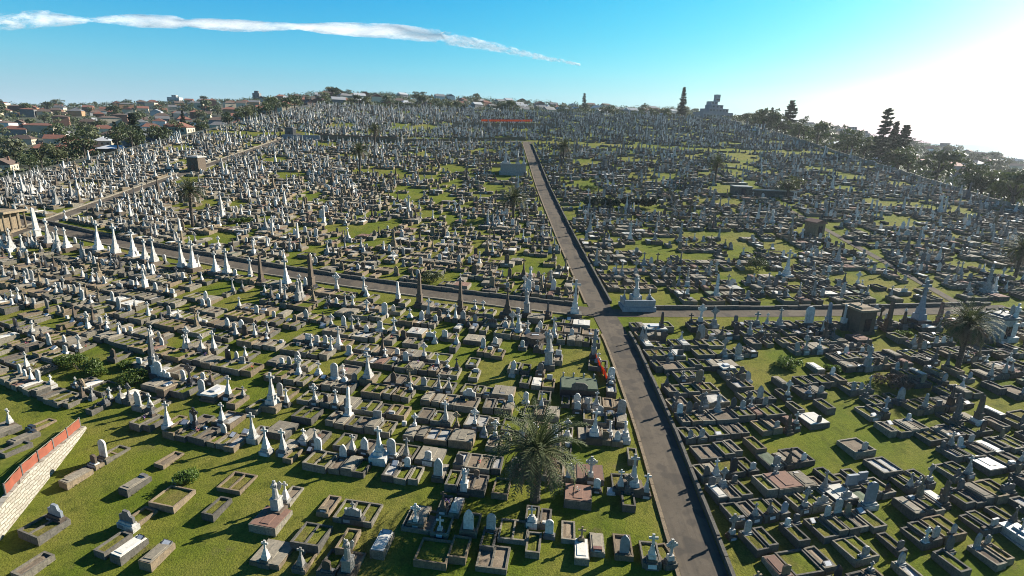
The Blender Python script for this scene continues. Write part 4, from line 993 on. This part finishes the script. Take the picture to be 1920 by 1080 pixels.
# trees right along the far (sea side) boundary and the suburb boundary, then scattered over the suburbs
cnt = {}
def scatter(pxlo, pxhi, r0, r1, n, names, scl, kinds, where, seed, thing_fn):
    rs = random.Random(seed); k = 0; tries = 0; pts = []
    while k < n and tries < n * 30:
        tries += 1
        px = rs.uniform(pxlo, pxhi); r = r0 + (r1 - r0) * rs.random() ** .8; x, y = at_dist(px, r)
        if XL - 6 < x < XR + 4 and y < YT + 6: continue
        if any((x - a) ** 2 + (y - b) ** 2 < (6 + r * .008) ** 2 for a, b in pts): continue
        if any((x - a) ** 2 + (y - b) ** 2 < 81 for a, b in HOUSEPTS): continue
        pts.append((x, y)); k += 1
        thing_fn(x, y, rs, k)
HOUSEPTS = []
# ---- houses
def house_mesh(w, l, h, rh, hip):
    wl = MB().box(0, 0, -3, h, w, l)
    rf = MB(); a, b = w / 2 + .45, l / 2 + .45; hp = b * (.55 if hip else 0)
    rf.add([(-a, -b, h), (a, -b, h), (a, b, h), (-a, b, h), (0, -b + hp, h + rh), (0, b - hp, h + rh)], [(0, 1, 4), (1, 2, 5, 4), (2, 3, 5), (3, 0, 4, 5), (3, 2, 1, 0)])
    ch = MB().box(w * .2, l * .15, h + rh * .3, h + rh + .9, .8, .8)
    win = []
    for i in range(3):
        for z in ([1.0] if h < 4.5 else [1.0, 3.9]):
            win.append(MB().box(-w * .3 + i * w * .3, -l / 2, z, z + 1.3, 1.2, .12))
            win.append(MB().box(w / 2, -l * .3 + i * l * .3, z, z + 1.3, .12, 1.1))
    return wl, rf, ch, win
HM = [house_mesh(9, 13, 3.4, 2.6, True), house_mesh(8, 12, 3.2, 2.8, False), house_mesh(10, 14, 6.2, 2.6, True), house_mesh(13, 18, 8.8, 1.6, True), house_mesh(11, 12, 6.0, 2.8, False)]
HCOUNT = {}
def house(x, y, rs, zone, idx):
    v = rs.choice([0, 0, 1, 2, 2, 4, 3] if zone == 'town' else [0, 1, 1, 4] if zone == 'ridge' else [0, 1, 2, 4, 4])
    wm = rs.choices(['wall_cream', 'wall_white', 'wall_brick', 'wall_orange', 'wall_grey'], [.3, .2, .2, .18, .12] if zone == 'town' else [.2, .35, .2, .05, .2])[0]
    rm = rs.choices(['roof_red', 'roof_brown', 'roof_grey', 'roof_white'], [.40, .32, .22, .06] if zone == 'town' else [.2, .25, .25, .3])[0]
    wl, rf, ch, win = HM[v]
    nm = {'wall_cream': 'cream', 'wall_white': 'white', 'wall_brick': 'brick', 'wall_orange': 'orange', 'wall_grey': 'grey'}[wm]; rn = {'roof_red': 'red-tiled', 'roof_brown': 'brown-tiled', 'roof_grey': 'grey', 'roof_white': 'white'}[rm]
    st = ['single-storey', 'gabled', 'two-storey', 'block-like', 'two-storey gabled'][v]
    key = (nm, rn, st, zone); HCOUNT[key] = HCOUNT.get(key, 0) + 1
    zn = {'town': 'suburb beyond the white-stone edge', 'ridge': 'hilltop behind the cemetery', 'sea': 'slope beyond the sunward boundary'}[zone]
    r = math.hypot(x, y)
    t = thing('house', f"{nm} {st} house with {rn} roof, {ordn(HCOUNT[key])} nearest such in {zn}", 'house', (x, y, G(x, y)), rs.choice([0, 1.57]) + rs.uniform(-.3, .3) + .5, 'houses of the surrounding suburb')
    t.scale = (.84, .84, .84)
    link('wall', cmesh(f'house_wall{v}', wl, wm), t); link('roof', cmesh(f'house_roof{v}', rf, rm), t)
    if rs.random() < .4: link('chimney', cmesh(f'house_ch{v}', ch, 'wall_brick'), t)
    if r < 480:
        for k, w_ in enumerate(win): link('window', cmesh(f'house_win{v}_{k}', w_, 'glass_dark'), t)
    HOUSEPTS.append((x, y))
def house_zone(zone, azlo, azhi, r0, r1, dr, da, seed, p=.85):
    rs = random.Random(seed); r = r0; pts = []
    while r < r1:
        px = azlo
        while px < azhi:
            px += da * (1 / r) * F * rs.uniform(.9, 1.5)
            rr = r + rs.uniform(-6, 6); x, y = at_dist(px, rr)
            if rs.random() > p or (XL - 16 < x < XR + 34 and y < YT + 60): continue
            pts.append((rr, x, y))
        r += dr * (1 + (r - r0) / 500)
    pts.sort()
    for i, (rr, x, y) in enumerate(pts): house(x, y, rs, zone, i)
house_zone('town', -60, 640, 215, 985, 31, 17, 3, .62)
house_zone('ridge', 560, 1250, 500, 780, 36, 18, 4, .62)
house_zone('sea', 1380, 1990, 235, 960, 52, 24, 5, .62)
print('houses', len(HOUSEPTS))
TC = {}
def mk(where, ks, lo, hi):
    def f(x, y, rs, k):
        kd = rs.choice(ks); dsc = {'b0': 'dark round', 'b1': 'olive upright', 'b2': 'broad dark', 'b3': 'small dark', 'b4': 'broad olive', 'b5': 'tall dark'}[kd]
        TC[(where, dsc)] = TC.get((where, dsc), 0) + 1
        s = rs.uniform(lo, hi); big = 'large' if s > (lo + hi) / 2 else 'modest'
        tree(x, y, kd, s, uniq(f'{big} {dsc} tree, {ordn(TC[(where, dsc)])} of its kind {where}'), 'trees of the surrounding suburb')
    return f
# boundary belts
rs_ = random.Random(77)
def belt(pts, ks, lo, hi, where):
    f = mk(where, ks, lo, hi); k = 0
    for x, y in pts: k += 1; f(x, y, rs_, k)
sb = []
for y in np.arange(118, 400, 5.0):
    if rs_.random() < .82: sb.append((XR + 3 + rs_.uniform(0, 16), y + rs_.uniform(-2, 2)))
belt(sb, ['b0', 'b1', 'b3', 'b4', 'b5', 'b2'], .65, 1.4, 'along the sunward boundary wall')
tb = []
for y in np.arange(130, 400, 7):
    if rs_.random() < .75: tb.append((XL - 5 - rs_.uniform(0, 16), y + rs_.uniform(-3, 3)))
belt(tb, ['b0', 'b2', 'b3', 'b5', 'b1'], .75, 1.2, 'along the white-stone edge')
rb = []
for px in np.arange(660, 1420, 15):
    if rs_.random() < .55: rb.append(at_dist(px, (YT + 16) / math.cos(math.atan2(*at_dist(px, 1))) + rs_.uniform(0, 26)))
belt(rb, ['b0', 'b1', 'b2', 'b3', 'b4'], .6, 1.05, 'along the hilltop edge of the graves')
scatter(-40, 660, 220, 1000, 84, None, 1, None, None, 31, mk('among the suburb houses', ['b0', 'b1', 'b2', 'b3', 'b4', 'b5'], .8, 1.6))
scatter(1400, 1960, 225, 1000, 56, None, 1, None, None, 33, mk('on the sunward slope', ['b0', 'b1', 'b2', 'b3', 'b4'], .8, 1.5))
scatter(560, 1400, 430, 790, 34, None, 1, None, None, 34, mk('on the hilltop', ['b0', 'b1', 'b2', 'b3', 'b4', 'b5'], .8, 1.4))
# far woods that read as one mass along the ridge
m = MB(); rs = np.random.RandomState(9)
bl = []
for px in np.arange(-60, 1990, 5.0):
    Rr = float(np.interp(math.atan2(*at_dist(px, 1)), _az, _Rr))
    for k in range(2):
        x, y = at_dist(px + rs.uniform(-3, 3), Rr + rs.uniform(-70, 25)); s = rs.uniform(2.6, 6.5)
        bl.append((x, y, G(x, y) + s * .45, s, .8))
rs2 = random.Random(61)
for lo, hi, r0, r1, n_ in ((-40, 640, 260, 960, 300), (1400, 1960, 235, 950, 620), (600, 1400, 430, 770, 520)):
    k = 0
    while k < n_:
        px = rs2.uniform(lo, hi); r = r0 + (r1 - r0) * rs2.random(); x, y = at_dist(px, r)
        if XL - 8 < x < XR + 8 and y < YT + 8: continue
        if any((x - a) ** 2 + (y - b) ** 2 < 110 for a, b in HOUSEPTS): k += .2; continue
        q = rs2.uniform(2.0, 4.6)
        for _ in range(3): bl.append((x + rs2.uniform(-3, 3), y + rs2.uniform(-3, 3), G(x, y) + q * .5, q * rs2.uniform(.6, 1), .8))
        k += 1
leaf_cards(m, bl, 82000, .85, 8)
link('ridge_woods', m.mesh('ridge_woods', 'leaf_dark'), kind='stuff', label='garden greenery and woodland merging along the skyline ridge and suburb slopes', category='woods')

# ------------------------------------------------------------------ mausoleums, monuments, walls, hedges
def mausoleum(px, py, w, d, h, wm, rm, label, rot=0, roof='flat', cross=True, columns=False):
    x, y = P(px, py); t = thing('mausoleum', label, 'mausoleum', (x, y, G(x, y)), rot)
    link('wall', MB().box(0, 0, -.8, .35, w + .3, d + .3).box(0, 0, .35, h, w, d, .98).mesh('mausoleum_wall', wm), t)
    r_ = MB().box(0, 0, h, h + .28, w + .5, d + .5, .97, bottom=True)
    if roof == 'gable':
        a, b = w / 2 + .2, d / 2 + .2; r_.add([(-a, -b, h + .28), (a, -b, h + .28), (a, b, h + .28), (-a, b, h + .28), (0, -b, h + .28 + w * .22), (0, b, h + .28 + w * .22)], [(0, 1, 4), (1, 2, 5, 4), (2, 3, 5), (3, 0, 4, 5)])
    else: r_.box(0, 0, h + .28, h + .5, w * .8, d * .8, .8)
    ro = link('roof', r_.mesh('mausoleum_roof', rm), t)
    link('door', MB().box(0, -d / 2, .35, 2.2, 1.0, .14).mesh('mausoleum_door', 'glass_dark'), t)
    if cross: link('cross', MB().ext(cross_pts(h + .48, .9, .25, .12), -.06, .06).mesh('mausoleum_cross', 'pale_marble'), t)
    if columns:
        cm = MB().lathe([(.24, .35), (.2, .5), (.17, h - .4), (.24, h - .2), (.26, h)], 10).mesh('mausoleum_column', wm)
        for k in range(4): o = link('column', cm, t); o.location = (w / 2 + .9, -d / 2 + d * k / 3, 0)
        link('porch_floor', MB().box(w / 2 + .75, 0, -.8, .35, 1.2, d + .6).mesh('porch_floor', wm), t); link('porch_roof', MB().box(w / 2 + .9, 0, h + .02, h + .42, 1.3, d + .6, .97, bottom=True).mesh('porch_roof', wm), t)
mausoleum(1605, 618, 2.7, 3.4, 3.3, 'dark_sandstone', 'sandstone', 'square brown mausoleum with pale sunlit roof beside the crossroad', .25)
mausoleum(1865, 632, 2.6, 3.2, 3.2, 'pale_marble', 'grey_granite', 'pale grey mausoleum beside the shaggy palm', .2)
mausoleum(370, 320, 3.6, 3.8, 4.0, 'dark_sandstone', 'pale_marble', 'dark brown mausoleum with pale corner beside the bare-trunk palm', -.1, 'flat', False)
mausoleum(4, 432, 4.2, 4.6, 3.7, 'sandstone', 'sandstone', 'ornate sandstone mausoleum with columned porch at side avenue corner', -.05, 'flat', False, True)
mausoleum(1525, 440, 2.6, 3.4, 2.8, 'sandstone', 'terracotta', 'small reddish brown mausoleum beside the footpath', .3, 'gable', False)
mausoleum(545, 256, 3.6, 3.6, 3.4, 'dark_granite', 'grey_granite', 'dark mausoleum at the far white-stone edge', 0, 'flat', False)
def big_monument(px, py, label, w, d, h, mt, figs, rot=0):
    x, y = P(px, py); t = thing('memorial', label, 'memorial', (x, y, G(x, y)), rot)
    link('platform', MB().box(0, 0, -1, .6, w, d).box(0, 0, .6, h, w * .92, d * .9, .98).mesh('memorial_platform', mt), t)
    link('parapet', MB().box(0, -d * .45, h, h + .7, w * .92, .25).box(-w * .45, 0, h, h + .7, .25, d * .8).box(w * .45, 0, h, h + .7, .25, d * .8).mesh('memorial_parapet', mt), t)
    for (dx, dy, key, sc, st) in figs:
        for nm, mb, _, role in LIB[key][2]:
            if role == 'plaque': continue
            o = link(nm, cmesh(key + '_' + nm, mb, st), t); o.location = (dx, dy, h + .4 * sc); o.scale = (sc,) * 3
big_monument(962, 325, 'great white walled memorial with columns beside the avenue', 9, 7, 2.6, 'pale_marble', [(-2.6, 0, 'tcr1', 1.1, 'white_marble'), (1.4, 1, 'sta1', 1.2, 'pale_marble'), (3.4, 2, 'obl1', .9, 'white_marble')])
big_monument(1194, 578, 'broad bluish grey memorial with central domed figure at the junction', 5.2, 3.0, 1.0, 'bluestone', [(-.2, .3, 'sta1', 1.0, 'white_marble'), (0, 1.2, 'tcr0', .9, 'bluestone'), (-2.0, .6, 'urn0', .6, 'pale_marble'), (2.0, .6, 'urn0', .7, 'pale_marble')], .07)
def chest(px, py, label, w, d, h, mt, top, rot=0, octo=False):
    x, y = P(px, py); t = thing('chest_tomb', label, 'chest tomb', (x, y, G(x, y)), rot)
    m = MB()
    if octo: m.lathe([(w * .62, -.6), (w * .62, .15), (w * .52, .2), (w * .5, h)], 8)
    else: m.box(0, 0, -.6, .12, w + .3, d + .3).box(0, 0, .12, h, w, d, .97)
    link('chest', m.mesh('chest_tomb', mt), t)
    l_ = MB()
    if octo: l_.lathe([(w * .56, h), (w * .56, h + .14), (.05, h + .3)], 8)
    else: l_.box(0, 0, h, h + .16, w + .16, d + .16, .95, bottom=True)
    link('lid', l_.mesh('chest_lid', top), t)
    link('plaque', MB().box(0, 0, h + .14, h + .34, w * .4, .3 if octo else d * .4).mesh('chest_plaque', 'plaque_white'), t)
chest(1003, 643, 'dark octagonal chest tomb with white tablet on its own grass', 2.4, 2.4, .9, 'dark_sandstone', 'dark_sandstone', 0, True)
chest(318, 738, 'brown stone chest tomb beside the green shrubs', 1.1, 2.2, .95, 'dark_sandstone', 'sandstone', -.3)
chest(405, 742, 'pale slab tomb on dark plinth behind white tapered cross', 1.7, 2.4, .55, 'dark_sandstone', 'slab_marble', -.25)
chest(1225, 622, 'white marble slab tomb on black plinth beside the junction', 3.2, 2.4, .7, 'dark_granite', 'slab_marble', .06)
chest(1360, 695, 'white topped black chest tomb on isolated plot', 1.7, 1.6, .55, 'dark_granite', 'slab_marble', .2)
chest(1910, 1010, 'large white ridged marble tomb at picture edge', 1.6, 2.4, .6, 'pale_marble', 'slab_marble', .25)
x, y = P(1085, 735)
t = thing('vault', 'wide grey-green lichened vault with small posts, beside the avenue', 'vault', (x, y, G(x, y)), -.06)
link('base', MB().box(0, .4, -.8, .75, 4.4, 3.2, .98).mesh('vault_base', 'dark_granite'), t); link('roof', MB().box(0, .4, .75, 1.0, 4.2, 3.0, .97).mesh('vault_roof', 'ivy_green'), t)
pm = MB().lathe([(.12, .9), (.1, 1.45), (.16, 1.5), (.02, 1.65)], 6).mesh('vault_post', 'pale_marble')
for k in range(4): o = link('post', pm, t); o.location = (-1.8 + k * 1.2, 1.75, 0)
link('headstone', MB().ext([(-.9, .8), (.9, .8), (.9, 1.35), (.5, 1.65), (-.5, 1.65), (-.9, 1.35)], -1.15, -.95).mesh('vault_stone', 'kerb_grey'), t)
# long terrace walls across the top of the slope
def rwall(p0, p1, h, mt, label, th=.5, cap=None):
    (x0, y0), (x1_, y1_) = P(*p0), P(*p1); t = thing('retaining_wall', label, 'wall', (x0, y0, G(x0, y0)))
    m = MB(); n = 12; vs = []; fs = []
    for i in range(n + 1):
        x, y = x0 + (x1_ - x0) * i / n, y0 + (y1_ - y0) * i / n; z = G(x, y) - G(x0, y0)
        for dy, zz in ((0, -1), (0, h), (th, h), (th, -1)): vs.append((x - x0, y - y0 + dy, z + zz))
    for i in range(n):
        for k in range(3): a = i * 4 + k; fs.append((a, a + 4, a + 5, a + 1))
    fs += [(0, 1, 2, 3), (n * 4 + 3, n * 4 + 2, n * 4 + 1, n * 4)]
    m.add(vs, fs); link('masonry', m.mesh('terrace_wall', mt), t)
    if cap:
        m = MB(); vs = [(x, y - .03, z + .0) if k % 4 in (0, 3) else (x, y, z) for k, (x, y, z) in enumerate([])]
        m.tube([(x0 + (x1_ - x0) * i / n - x0, y0 + (y1_ - y0) * i / n - y0 + th / 2, G(x0 + (x1_ - x0) * i / n, y0 + (y1_ - y0) * i / n) - G(x0, y0) + h + .18) for i in range(n + 1)], .24, 4); link('coping', m.mesh('wall_coping', cap), t)
rwall((600, 262), (752, 268), 2.0, 'sandstone', 'long brown retaining wall with reddish coping behind the far palms', .6, 'terracotta')
rwall((756, 268), (985, 263), 1.1, 'kerb_sandstone', 'grey retaining wall across the slope at the top of the avenue', .6, 'kerb_sandstone')
rwall((530, 262), (600, 264), 2.2, 'bluestone', 'bluish retaining wall next to the dark far mausoleum', .6)
rwall((850, 238), (1045, 240), 2.3, 'sandstone', 'grey hilltop retaining wall under the orange netting', .6)
pts = [P(902 + i * 12, 237) for i in range(9)]
fence('netting_fence', [(x, y + .4, G(x, y) + 2.5) for x, y in pts], 1.1, 'orange_red', 1.2, 'long bright orange netting fence on the hilltop wall', 3)
rwall((1378, 366), (1500, 372), 1.7, 'kerb_grey', 'dark retaining wall of vaults on the far slope below the bright grass patch', 1.2, 'pale_marble')
x, y = P(1388, 364)
t = thing('vault', 'flat-roofed grey vault block on the far slope by the leaning palm', 'vault', (x, y, G(x, y)))
link('wall', MB().box(0, 0, -1, 2.2, 5, 4).mesh('vault_wall', 'kerb_grey'), t); link('roof', MB().box(0, 0, 2.2, 2.45, 5.4, 4.4, .98, bottom=True).mesh('vault_roof', 'pale_marble'), t); link('door', MB().box(0, -2.0, .1, 1.9, 1.2, .16).mesh('vault_door', 'glass_dark'), t)
for i, (px, w, lb) in enumerate([(1112, 5.0, 'dark clipped hedge block, nearest the avenue of three'), (1145, 3.6, 'smallest dark clipped hedge block, between two longer ones'), (1195, 8.6, 'longest dark clipped hedge block, farthest from the avenue of three')]):
    x, y = P(px, 390); bl = [(RNG.uniform(-w / 2, w / 2), RNG.uniform(-.6, .6), RNG.uniform(.8, 2.3), .8, 1) for _ in range(int(w * 5))]
    t = thing('hedge', lb, 'hedge', (x, y, G(x, y)), 0, 'clipped hedges on the slope')
    link('foliage', leaf_cards(MB(), bl, int(w * 700), .26, 50 + i).mesh('hedge', 'leaf_pine'), t)
# sunlit boundary wall on the sea side
bw = [(XR - .5, 112), (XR, 150), (XR + .3, 190), (XR + .8, 250), (XR + 1.5, 330)]
t = thing('boundary_wall', 'pale broken boundary wall between graves and the dark sunward trees', 'wall', (bw[0][0], bw[0][1], G(*bw[0])))
mb_ = kerbstrip(bw, 0, .4, 1.1, 'sandstone', 3.0); mb_.v = [(x - bw[0][0], y - bw[0][1], z - G(*bw[0])) for x, y, z in mb_.v]
link('masonry', mb_.mesh('boundary_wall', 'slab_concrete'), t)
# ------------------------------------------------------------------ apartment towers
def tower(px, r, tiers, mt, label, rot=.3, base_drop=6):
    x, y = at_dist(px, r); t = thing('apartment_tower', label, 'apartment block', (x, y, G(x, y)), rot); z = -base_drop
    bands = []
    for i, (cx_, w, d, h) in enumerate(tiers):
        b = link('storeys', MB().box(cx_, 0, z, z + h, w, d).mesh('tower_storeys', mt), t)
        n = max(1, int(h / 3.1)); k_ = max(2, int(w / 3.2))
        for f_ in range(n):
            zz = z + f_ * 3.1 + 1.0
            for s_ in range(k_):
                xx = cx_ - w / 2 + (s_ + .5) * w / k_; bands.append((xx, -d / 2, zz, 1.9, .14))
            for s_ in range(max(2, int(d / 3.4))): bands.append((cx_ + w / 2, -d / 2 + (s_ + .5) * d / max(2, int(d / 3.4)), zz, .14, 1.7))
        z += h
    for (xx, yy, zz, a, b_) in bands[:96]: link('window', cmesh('tower_win%d' % (a > b_), MB().box(0, 0, 0, 1.4, a, b_), 'glass_dark'), t).location = (xx, yy, zz)
    return t
tower(1333, 560, [(0, 31, 16, 17), (1, 20, 14, 3.2), (.5, 12, 10, 3.2), (-2, 7, 7, 3.0), (2.5, 4, 4, 6)], 'bluestone', 'stepped apartment tower crowning the ridge beyond the graves')
tower(1598, 800, [(0, 11, 11, 16), (0, 7, 7, 3)], 'wall_grey', 'squat dark apartment tower, nearer the ridge of two alike', .2)
tower(1618, 800, [(0, 13, 11, 14), (0, 9, 8, 2.5)], 'wall_grey', 'squat dark apartment tower, wider of two alike', .2)
tower(1778, 960, [(0, 15, 12, 12), (1, 8, 8, 4)], 'wall_grey', 'distant dark apartment block on the falling skyline', .2)
tower(335, 960, [(0, 16, 12, 15), (0, 6, 6, 3)], 'wall_white', 'pale distant apartment block on the suburb skyline', .1)
tower(487, 880, [(0, 9, 9, 18), (0, 5, 5, 3)], 'wall_grey', 'narrow distant tower block standing above the suburb skyline', .1)

# ------------------------------------------------------------------ weeds along the kerbs of the nearer graves
leaf_mat('weed', (.17, .17, .035), (.11, .13, .02), .3, .9)
m = MB(); rs = random.Random(4)
for s in SPECS:
    if not (s['ind'] and s['kb'] and s['f'] < 74): continue
    w_, l_ = KERB[s['kb']][:2]; r = s['rot'] + (math.pi if s['dir'] < 0 else 0)
    for _ in range(9):
        e = rs.random()
        if e < .35: lx, ly = rs.uniform(-w_ / 2, w_ / 2), l_ + rs.uniform(.02, .12)
        else: lx, ly = rs.choice((-1, 1)) * (w_ / 2 + rs.uniform(.02, .1)), rs.uniform(0, l_)
        x, y = s['x'] + lx * math.cos(r) - ly * math.sin(r), s['y'] + lx * math.sin(r) + ly * math.cos(r)
        if abs(x - xroad(y)) < RW + .1: continue
        z = G(x, y) + TZ(x, y); H = rs.uniform(.10, .30)
        for k in range(7):
            a = rs.uniform(0, 6.28); dx, dy = math.cos(a), math.sin(a); q = rs.uniform(.03, .16)
            m.add([(x - dy * .018 + dx * q * .4, y + dx * .018 + dy * q * .4, z - .02), (x + dy * .018 + dx * q * .4, y - dx * .018 + dy * q * .4, z - .02), (x + dx * q * 1.6, y + dy * q * 1.6, z + H * rs.uniform(.6, 1))], [(0, 1, 2)])
link('weeds', m.mesh('weeds', 'weed'), kind='stuff', label='rough grass and weeds growing against the kerbs of the nearer graves', category='weeds')
# ------------------------------------------------------------------ contrail cloud
m_, nt_, b_ = newmat('cloud_vapour')
nt_.nodes.remove(b_)
df = N(nt_, 'ShaderNodeBsdfDiffuse'); df.inputs[0].default_value = (.95, .95, .95, 1)
tl = N(nt_, 'ShaderNodeBsdfTranslucent'); tl.inputs[0].default_value = (.95, .95, .95, 1)
ms = N(nt_, 'ShaderNodeMixShader'); ms.inputs[0].default_value = .5; nt_.links.new(df.outputs[0], ms.inputs[1]); nt_.links.new(tl.outputs[0], ms.inputs[2])
lw = N(nt_, 'ShaderNodeLayerWeight'); lw.inputs[0].default_value = .5
inv = math_(nt_, 'SUBTRACT', 1.0, lw.outputs['Facing'])
n1 = noise(nt_, 1, 6, stretch(nt_, .0035, .006, .020), .68); n2 = noise(nt_, .0009, 2)
a_ = math_(nt_, 'ADD', math_(nt_, 'MULTIPLY', inv, 1.3), math_(nt_, 'MULTIPLY', math_(nt_, 'SUBTRACT', n1, .56), 2.6))
a_ = math_(nt_, 'ADD', a_, math_(nt_, 'MULTIPLY', math_(nt_, 'SUBTRACT', n2, .5), .5))
al = math_(nt_, 'MULTIPLY', ramp(nt_, a_, .25, 1.25), .85)
tp = N(nt_, 'ShaderNodeBsdfTransparent'); mx = N(nt_, 'ShaderNodeMixShader'); nt_.links.new(al, mx.inputs[0]); nt_.links.new(tp.outputs[0], mx.inputs[1]); nt_.links.new(ms.outputs[0], mx.inputs[2])
nt_.links.new(mx.outputs[0], nt_.nodes['Material Output'].inputs[0])
tr = [(-60, 40, 17), (0, 40, 18), (90, 36, 17), (150, 38, 8), (170, 37, 6), (250, 38, 15), (330, 42, 14), (350, 43, 9), (430, 47, 15), (500, 50, 13), (560, 50, 7), (600, 52, 13), (680, 56, 18), (750, 60, 19), (820, 68, 17), (880, 80, 15), (940, 91, 12), (1000, 104, 9), (1050, 114, 6), (1100, 124, 2)]
pts = []; rad = []
ALT = 900.0
for px, py, r_ in tr:
    d = ray(px, py); k = ALT / d[2]; p = d * k; pts.append((p[0], p[1], p[2] + CZ)); rad.append(r_ / F * k)
fine = []; fr = []
for i in range(len(pts) - 1):
    for j in range(4):
        u = j / 4; fine.append(tuple(pts[i][k] + (pts[i + 1][k] - pts[i][k]) * u for k in range(3))); fr.append((rad[i] + (rad[i + 1] - rad[i]) * u) * .68)
o0 = fine[len(fine) // 2]
m = MB().tube([tuple(a - b for a, b in zip(p, o0)) for p in fine], fr, 20)
me = m.mesh('contrail', 'cloud_vapour'); me.polygons.foreach_set('use_smooth', np.ones(len(me.polygons), bool))
o = link('contrail_cloud', me, label='long white vapour trail tapering across the blue sky', category='cloud', kind='stuff'); o.location = o0
o.visible_shadow = True

# ------------------------------------------------------------------ thin sea air
m_, nt_, b_ = newmat('haze'); nt_.nodes.remove(b_)
pv = N(nt_, 'ShaderNodeVolumePrincipled'); pv.inputs['Color'].default_value = (.86, .92, 1, 1); pv.inputs['Density'].default_value = .00010; pv.inputs['Anisotropy'].default_value = .5
nt_.links.new(pv.outputs[0], nt_.nodes['Material Output'].inputs['Volume'])
link('haze', MB().box(0, 650, -76.5, 140, 3600, 2600, bottom=True).mesh('haze', 'haze'), kind='stuff')
# ------------------------------------------------------------------ light, sky, camera
SUN_AZ, SUN_EL = R(60), R(28)
w = bpy.data.worlds.new('World'); SC.world = w; w.use_nodes = True
nt = w.node_tree; bg = nt.nodes['Background']
sk = nt.nodes.new('ShaderNodeTexSky'); sk.sky_type = 'NISHITA'; sk.sun_disc = False
sk.sun_elevation = SUN_EL; sk.sun_rotation = SUN_AZ; sk.altitude = 50; sk.air_density = 1.0; sk.dust_density = 1.2; sk.ozone_density = 2.5
hs = nt.nodes.new('ShaderNodeHueSaturation'); hs.inputs['Hue'].default_value = .478; hs.inputs['Saturation'].default_value = 1.5
nt.links.new(sk.outputs[0], hs.inputs['Color'])
sp = nt.nodes.new('ShaderNodeSeparateColor'); cb = nt.nodes.new('ShaderNodeCombineColor'); nt.links.new(hs.outputs[0], sp.inputs[0])
for i_, (g_, k_) in enumerate(((2.1, .52), (.95, .93), (.45, .98))):
    v_ = math_(nt, 'MULTIPLY', sp.outputs[i_], .135); v_ = math_(nt, 'MAXIMUM', v_, .0)
    v_ = math_(nt, 'POWER', v_, g_); v_ = math_(nt, 'MULTIPLY', v_, k_ / .135); nt.links.new(math_(nt, 'MINIMUM', v_, 8.4), cb.inputs[i_])
tc = nt.nodes.new('ShaderNodeTexCoord'); sx = nt.nodes.new('ShaderNodeSeparateXYZ'); nt.links.new(tc.outputs['Generated'], sx.inputs[0])
hz = math_(nt, 'POWER', 2.718, math_(nt, 'MULTIPLY', math_(nt, 'ABSOLUTE', sx.outputs[2]), -17.0))   # pale sea haze low over the horizon
pale = mixc(nt, math_(nt, 'MULTIPLY', hz, .9), cb.outputs[0], (5.2, 6.6, 7.3))
mxx = nt.nodes.new('ShaderNodeMix'); mxx.data_type = 'RGBA'; mxx.blend_type = 'LIGHTEN'; mxx.inputs[0].default_value = 1
nt.links.new(cb.outputs[0], mxx.inputs[6]); nt.links.new(pale, mxx.inputs[7])
zd = nt.nodes.new('ShaderNodeMapRange'); zd.interpolation_type = 'SMOOTHSTEP'; zd.inputs[1].default_value = .24; zd.inputs[2].default_value = .62; zd.inputs[3].default_value = 1.0; zd.inputs[4].default_value = .36
nt.links.new(sx.outputs[2], zd.inputs[0]); zc = nt.nodes.new('ShaderNodeCombineColor')   # upper sky above the frame, dimmed on purpose to weaken fill light
for i_ in range(3): nt.links.new(zd.outputs[0], zc.inputs[i_])
nt.links.new(mixc(nt, 1.0, mxx.outputs[2], zc.outputs[0], 'MULTIPLY'), bg.inputs['Color']); bg.inputs['Strength'].default_value = .062
sl = bpy.data.lights.new('sun', 'SUN'); sl.energy = 5.0; sl.angle = R(.5); sl.color = (1.0, .94, .84)
so = bpy.data.objects.new('sun', sl); COL.objects.link(so)
sd = Vector((math.sin(SUN_AZ) * math.cos(SUN_EL), math.cos(SUN_AZ) * math.cos(SUN_EL), math.sin(SUN_EL)))
so.rotation_euler = sd.to_track_quat('Z', 'Y').to_euler(); so.location = sd * 300
cam = bpy.data.cameras.new('camera'); cam.sensor_width = 36; cam.lens = 36 * F / 1920; cam.clip_start = .5; cam.clip_end = 120000
co = bpy.data.objects.new('camera', cam); COL.objects.link(co)
M = Matrix((( rt[0], up[0], -fw[0], 0), (rt[1], up[1], -fw[1], 0), (rt[2], up[2], -fw[2], CZ), (0, 0, 0, 1)))
co.matrix_world = M; SC.camera = co
vs_ = SC.view_settings; vs_.view_transform = 'Standard'; vs_.look = 'None'; vs_.gamma = 1; vs_.exposure = 1.15
SC.cycles.volume_bounces = 0; SC.cycles.max_bounces = 6; SC.cycles.diffuse_bounces = 1; SC.cycles.filter_width = .95; SC.cycles.transparent_max_bounces = 12
